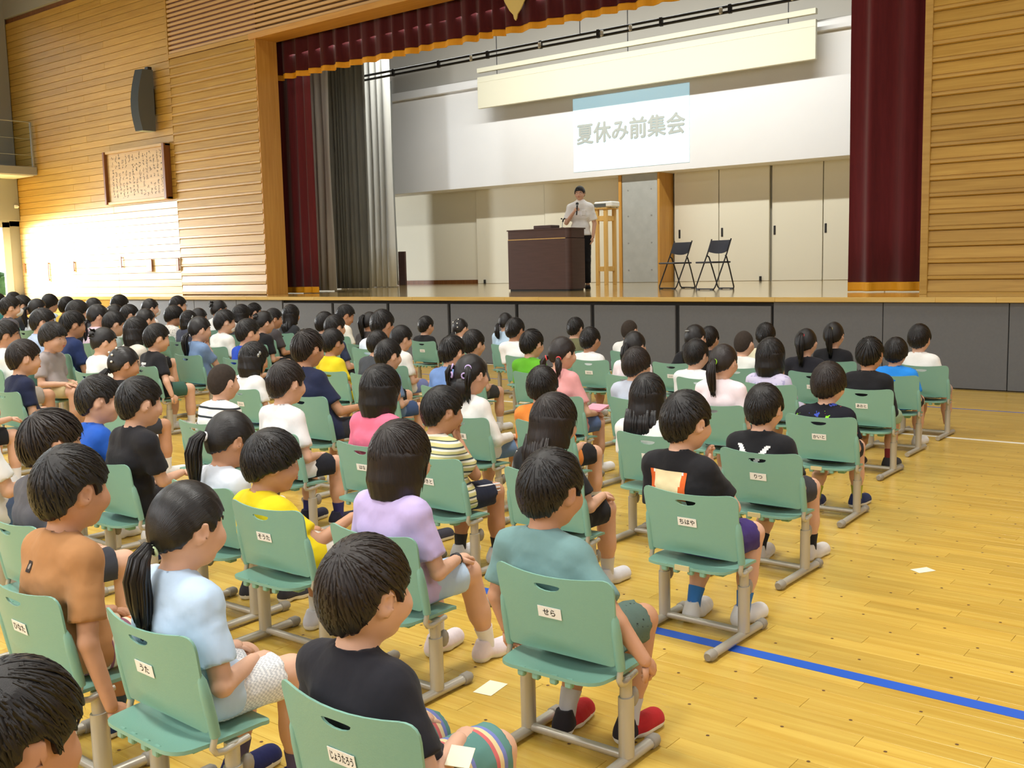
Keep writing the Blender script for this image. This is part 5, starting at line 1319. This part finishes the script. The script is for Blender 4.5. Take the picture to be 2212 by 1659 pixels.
 ((-7.899, 5.96, 0.834), (-7.889, 5.813), 1.09, 1.126, 0.0142, 'short', 1, '36,76,190', '60,60,70', -14, 4, ('lap', 'lap'), 'flat', 'cobalt blue shirt in the middle left rows', {}),
 ((-9.236, 7.194, 0.836), (-9.226, 7.046), 1.093, 1.126, 0.0142, 'bun', 2, '34,34,37', '34,34,37', -12, 4, ('lap', 'lap'), 'flat', 'black top with tan shoulder piping', {}),
 ((-9.701, 7.693, 0.844), (-9.691, 7.544), 1.103, 1.063, 0.0142, 'short', 3, '74,70,72', '60,60,60', -22, 2, ('knee', 'lap'), 'flat', 'charcoal T-shirt in profile with folded arms', {}),
 ((-10.635, 8.722, 0.829), (-10.625, 8.576), 1.083, 1.16, 0.0142, 'long', 1, '56,58,62', '34,34,37', -6, 0, ('lap', 'lap'), 'flat', 'dark grey top with thick long hair', {}),
 ((-8.138, 7.111, 0.85), (-8.128, 6.961), 1.11, 1.019, 0.0142, 'bowl', 2, '70,70,76', '34,34,37', 0, 2, ('lap', 'lap'), 'flat', 'dark shirt behind the lemon yellow child', {}),
 ((-7.717, 6.873, 0.834), (-7.707, 6.726), 1.09, 1.076, 0.0142, 'short', 1, '52,60,84', '60,60,70', -8, 4, ('knee', 'lap'), 'flat', 'dull navy shirt behind the lemon yellow child', {}),
 ((-9.084, 8.257, 0.865), (-9.074, 8.104), 1.131, 1.094, 0.0142, 'short', 3, '240,238,226', '34,34,37', -30, 16, ('lap', 'lap'), 'flat', 'cream shirt looking down before the panels', {}),
 ((-8.149, 7.765, 0.826), (-8.139, 7.619), 1.08, 1.0, 0.0142, 'highpony', 3, '70,66,66', '34,34,37', -4, 2, ('lap', 'lap'), 'flat', 'dark top with full ponytail before the panels', {}),
 ((-3.564, 1.81, 0.799), (-3.564, 1.66), 1.0, 1.08, 0.0083, 'spiky', 2, '88,88,94', '60,62,70', -8, 6, ('lap', 'lap'), 'flat', 'charcoal grey T-shirt bending forward', {}),
 ((-4.574, 2.0, 0.845), (-4.574, 1.85), 1.105, 1.006, 0.0112, 'short', 2, '232,232,230', '96,116,150', 0, 4, ('forward', 'lap'), 'flat', 'white T-shirt and jeans leaving the picture at left', {}),
 ((-6.985, 3.05, 0.8), (-6.985, 2.9), 1.0, 1.074, 0.0112, 'short', 4, '34,34,37', '34,34,37', 0, 4, ('forward', 'lap'), 'flat', 'black sleeve reaching in at the left edge', {}),
 ((-1.387, 0.62, 0.767), (-1.377, 0.485), 1.002, 0.93, 0.0112, 'short', 3, '70,76,84', '60,60,70', 0, 10, ('lap', 'lap'), 'flat', 'dark hair crown cut by the bottom left corner', {'y': 0.62}),
 ((-15.45, 7.183, 1.03), (-15.44, 7.001), 1.346, 1.26, 0.0142, 'short', 2, '60,130,130', '34,34,37', -10, 2, ('lap', 'lap'), 'flat', 'teal shirt at the far left edge', {}),
 ((-16.527, 7.95, 1.03), (-16.517, 7.768), 1.346, 1.192, 0.0142, 'short', 1, '90,90,96', '34,34,37', -10, 0, ('lap', 'lap'), 'flat', 'grey shirt behind the charcoal mask child', {}),
]
# ------------------------------------------------------------------ small extras worn or held
def x_glasses(root, hp, RH, hs, s, N, WRI, SHO, Mh, PV):
    mb = MB()
    for k in (-1, 1):
        mb.tube([hp((k*.031+.019*math.cos(a), .100-.004*abs(math.cos(a)), .004+.015*math.sin(a))) for a in np.linspace(0, 2*PI, 13)], .0012, 5, 0, 1, False)
        mb.tube([hp((k*.051, .096, .007)), hp((k*.078, .060, .010)), hp((k*.083, -.005, .010))], .0013, 5)
    mb.tube([hp((-.012, .102, .006)), hp((.012, .102, .006))], .0012, 5)
    mb.obj('glasses', M['black'], root, 1.0)
def x_mask(root, hp, RH, hs, s, N, WRI, SHO, Mh, PV):
    F = Field(hp((0, .05, -.04))-.12, hp((0, .05, -.04))+.12, .007)
    F.ell(hp((0, .052, -.044)), np.array((.056, .060, .046))*hs, RH, 0); F.cap(hp((0, .085, -.01)), hp((0, .106, -.022)), .012*hs, k=.03)
    F.ell(hp((0, -.03, -.04)), np.array((.12, .07, .12))*hs, RH, 0, 'sub')
    V, Q = F.surface(); m = link('face_mask', np_mesh('face_mask', V, Q, M['mask']), root)
    mb = MB()
    for k in (-1, 1): mb.tube([hp((k*.050, .055, -.035)), hp((k*.078, .015, -.012)), hp((k*.082, -.022, .0))], .0014, 5)
    mb.obj('ear_loop', M['mask'], m, 1.0)
def clip_at(pts, mat, size=(.014, .006, .005)):
    def f(root, hp, RH, hs, s, N, WRI, SHO, Mh, PV):
        for p in pts:
            d = unit(np.array(p)-SKC)
            MB().ball(hp(SKC+d*np.linalg.norm((SK+.015)*d)), np.array(size)*hs, 0, 8, 5).obj('hair_clip', mat, root, 1.0)
    return f
def back_patch(cx, cz, wd, ht, mats, builder):
    """a flat print lying on the back of the shirt: projected from behind onto the shirt surface"""
    def f(root, hp, RH, hs, s, N, WRI, SHO, Mh, PV):
        sh = next(o for o in root.children if o.name.startswith('shirt'))
        bpy.context.view_layer.update()
        n = 22; vs = []; ok = []
        g = {}
        for i in range(n+1):
            for j in range(n+1):
                u, v = i/n-.5, j/n-.5
                ox, oz = N[0]+(cx+u*wd)*s, N[2]+(cz+v*ht)*s
                hit, loc, nor, _ = sh.ray_cast(Vector((ox, -.6, oz)), Vector((0, 1, 0)))
                if hit: g[i, j] = len(vs); vs.append(tuple(loc+nor*.0022))
        fs, mi = [], []
        for i in range(n):
            for j in range(n):
                if all((a, b) in g for a in (i, i+1) for b in (j, j+1)):
                    m = builder((i+.5)/n, (j+.5)/n)
                    if m is not None: fs.append((g[i, j], g[i+1, j], g[i+1, j+1], g[i, j+1])); mi.append(m)
        if fs:
            used = sorted({a for f_ in fs for a in f_}); mp = {a: k for k, a in enumerate(used)}
            mb = MB(); mb.add([vs[a] for a in used], [tuple(mp[a] for a in f_) for f_ in fs]); mb.m = mi
            mb.obj('back_print', mats, sh, 2.0)
    return f
def m_plain(c): return cloth(c)
def x_chevron(*a):
    back_patch(0, -.085, .16, .10, [m_plain('232,232,232')], lambda u, v: 0 if .10 < abs(u-.5)+.5*(1-v)*0+abs(abs(u-.5)-.42*v) and abs(abs(u-.5)-.46*v+.02) < .085 else None)(*a)
def x_backprint(*a):
    back_patch(-.01, -.115, .17, .13, [m_plain('240,222,176'), m_plain('226,104,48'), m_plain('236,236,236')],
               lambda u, v: 1 if (u < .10+.12*(1-v) and v > .35) or (u > .90-.14*(1-v) and v > .2) else (2 if u < .14 or u > .86 else 0))(*a)
def x_ring(*a):
    back_patch(-.02, -.13, .13, .13, [m_plain('226,226,226')], lambda u, v: 0 if (.30 < math.hypot(u-.5, v-.4) < .46 and int(math.atan2(v-.4, u-.5)*7) % 2 == 0) or (abs(math.hypot(u-.5, v-.4)-.2) < .04) or (v > .86 and .2 < u < .8) else None)(*a)
def x_tag(*a):
    back_patch(-.045, -.075, .022, .030, [m_plain('56,48,46'), m_plain('150,140,130')], lambda u, v: 1 if math.hypot(u-.5, v-.5) < .25 else 0)(*a)
def x_strap(root, hp, RH, hs, s, N, WRI, SHO, Mh, PV):
    for k in (-1, 1):
        pts = [N+np.array((k*.075, .085, -.13)), N+np.array((k*.072, .060, -.055)), N+np.array((k*.070, .01, -.012)), N+np.array((k*.062, -.050, -.045)), N+np.array((k*.05, -.082, -.10)), N+np.array((k*.04, -.082, -.13))]
        MB().tube(pts, .0145, 8, 0, .28, True, (0, -.4, 1)).obj('shoulder_strap', m_plain('96,130,178'), root, 1.0)
def x_sleevestripe(root, hp, RH, hs, s, N, WRI, SHO, Mh, PV):
    p = SHO[-1]; MB().tube([p+np.array((-.020, -.030, .036)), p+np.array((-.046, -.024, -.02)), p+np.array((-.062, -.02, -.08))], .006, 6, 0, .4).obj('sleeve_stripe', m_plain('232,232,232'), root, 1.0)
def x_sleevemarks(root, hp, RH, hs, s, N, WRI, SHO, Mh, PV):
    for k in (-1, 1):
        p = SHO[k]
        for t in (.03, .06, .09):
            MB().ball(p+np.array((k*(.045+.1*t), -.005, -t)), (.008, .02, .007), 0, 8, 5).obj('sleeve_mark', m_plain('226,226,226'), root, 1.0)
def x_watch(root, hp, RH, hs, s, N, WRI, SHO, Mh, PV):
    p = WRI[1]; mb = MB(); mb.tube([p+np.array((0, -.018, 0)), p+np.array((0, .0, .0))], .0225*s, 12, 0, 1, True, (0, 0, 1)); mb.obj('wristband', M['dark_plastic'], root, .8)
def x_pantstripe(root, hp, RH, hs, s, N, WRI, SHO, Mh, PV):
    for j in range(3):
        MB().tube([np.array((.098+.0*j, .16, .395-.016*j)), np.array((.120, .24, .393-.016*j)), np.array((.128, .33, .388-.016*j))], .0045, 6).obj('leg_stripe', m_plain('232,232,236'), root, 1.0)
EX = {'glasses': x_glasses, 'mask': x_mask, 'chevron': x_chevron, 'backprint': x_backprint, 'ring': x_ring, 'tag': x_tag, 'strap': x_strap, 'sleevestripe': x_sleevestripe,
      'sleevemarks': x_sleevemarks, 'watch': x_watch, 'pantstripe': x_pantstripe,
      'clips': clip_at([(.02, -.05, .09), (.035, -.085, .06), (-.03, -.08, .07), (.045, -.09, .02)], M['white_plastic'], (.008, .008, .008)),
      'pin': clip_at([(.075, .01, .045), (.078, .0, .03)], M['alu'], (.008, .010, .014)), 'clipgrey': clip_at([(-.01, -.09, .06)], M['alu'], (.022, .012, .006))}

import time
_t0 = time.time()
for k, (hd, c, s, hs, h, style, seed, shirt, pants, yaw, pitch, arms, legs, desc, ex) in enumerate(KIDS):
    rz = math.radians(ex.get('rz', 0.0)) or float(np.random.default_rng(k).normal()*.02)
    Rz = rot_z(rz); rel = np.array((hd[0]-c[0], hd[1]-c[1], 0)); T = Rz.T@rel
    if ex.get('rz'): T = np.array((0, .135*s, 0)); c = tuple(np.array(hd[:2])-(Rz@T)[:2])
    T[2] = hd[2]
    skin = 'skin_tan' if seed == 3 or desc.startswith(('lemon', 'navy', 'black long', 'brown T')) else 'skin'
    fn = EX.get(ex.get('ex'))
    person(T, math.radians(yaw), math.radians(pitch), s, hs, style, seed, shirt, pants, 'seated child in '+desc, 'seated school children', c, rz, arms, legs, ex.get('sleeve', .74),
           ex.get('legl', .80), h, skin, ex.get('shoes', '226,226,226'), ex.get('socks', '232,232,232'), ex.get('tie', '60,60,66'), h < .0125 or s > 1.02, h < .0125 or c[1] < 8 and c[0] > -8.6, girth=ex.get('girth', 1.0), extras=fn, shoes2=ex.get('shoes2'))
    cs = 1.0 if s < 1.06 else s
    make_chair(c[0], c[1], rz, cs, 'green school chair of the child in '+desc, 'green school chairs', ex.get('text'), h < .0125, bool(ex.get('tape')), ex.get('texdx', 0.0))
print('people', time.time()-_t0)

# things in hands and laps
def flat_item(name, size, loc, rot, mat, label, cat, mb=None):
    o = (mb or MB().box((-size[0]/2, -size[1]/2, 0), (size[0]/2, size[1]/2, size[2]), 0, .0)).obj(name, mat, None, 0, loc, rot); prop(o, label, cat); return o
flat_item('folded_flyer', (.05, .06, .002), (-1.335, 1.475, .412), (.25, .1, .5), M['paper'], 'printed paper held in the lap of the striped shorts child', 'paper')
flat_item('notebook', (.12, .16, .012), (-3.83, 5.70, .436), (.1, .05, .2), cloth('236,170,190'), 'pink notebook on the lap of the salmon pink child', 'book')

# the speaker on stage: stands behind the lectern, microphone in his right hand
mx, my = -10.36, 15.0
def adult_joints():
    z = ZS
    a = dict(PV=(0, 0, z+.93), CHS=(0, .0, z+1.27), BL=(0, 0, z+1.08), z=0, hem=z+.93,
             SHO={1: (.175, 0, z+1.42), -1: (-.175, 0, z+1.42)}, ELB={1: (.245, .03, z+1.14), -1: (-.235, -.08, z+1.16)}, WRI={1: (.225, -.05, z+.90), -1: (-.075, -.205, z+1.335)},
             PALM={1: (-1, -.2, 0), -1: (1, .3, .3)}, HIP={1: (.085, 0, z+.90), -1: (-.085, 0, z+.90)}, KNE={1: (.10, -.02, z+.49), -1: (-.10, -.01, z+.49)},
             ANK={1: (.11, .02, z+.085), -1: (-.11, .03, z+.085)}, curl={1: 'rest', -1: 'grip'}, toe={1: (.2, -1, 0), -1: (-.2, -1, 0)})
    for d in ('SHO', 'ELB', 'WRI', 'HIP', 'KNE', 'ANK'):
        a[d] = {k: np.array(v, float) for k, v in a[d].items()}
    return a
AJ = adult_joints()
def man_extras(root, hp, RH, hs, s, N, WRI, SHO, Mh, PV):
    x_glasses(root, hp, RH, hs, s, N, WRI, SHO, Mh, PV)
    MB().tube([PV+np.array((.118*math.cos(a)*1.12, .108*math.sin(a), .035)) for a in np.linspace(0, 2*PI, 25)], .015, 8, 0, .4, False).obj('belt', M['black'], root, 1.0)
    for k in (-1, 1):
        MB().tube([N+np.array((k*.010, -.062, -.062)), N+np.array((k*.035, -.058, -.022)), N+np.array((k*.062, -.01, .008)), N+np.array((k*.03, .055, .020)), N+np.array((0, .06, .022))], [.006, .015, .017, .016, .016], 8, 0, .4).obj('collar', cloth('238,238,236'), root, 1.0)
    MB().box((.045, -.122, 1.28+ZS), (.115, -.108, 1.37+ZS), 0, .004).obj('shirt_pocket', cloth('238,238,236'), root)
man = person((0, -.02, ZS+1.66), PI-.05, math.radians(4), 1.42, 1.08, 'short', 3, '238,238,236', '30,31,36', 'man in white short-sleeved shirt speaking into a hand microphone on stage', None, (mx, my), .42,
             ('rest', 'grip'), 'flat', .80, 1.2, .011, 'skin', '26,26,28', None, '40,40,40', True, True, 0, AJ, man_extras, girth=.98)
e = empty('hand_microphone', (0, 0, 0), 0, 'black hand microphone held at the mouth of the man on stage', 'microphone')
Rm = rot_z(.42); wv = np.array((-.075, -.205, ZS+1.335)); g0 = np.array((mx, my, 0))
p0 = g0+Rm@(wv+np.array((.055, -.045, -.055))); p1 = g0+Rm@(wv+np.array((.070, -.030, .175)))
ax_ = unit(p1-p0)
MB().tube([p0, p0+ax_*.02, p0+ax_*.17], [.010, .0125, .0155], 10).obj('handle', M['black'], e, .8)
MB().ball(p0+ax_*.195, .027, 0, 12, 8).obj('grille', M['speaker_grille'], e, 2.0)
MB().tube([p0+ax_*.165, p0+ax_*.18], .021, 12).obj('ring', M['alu'], e, .8)
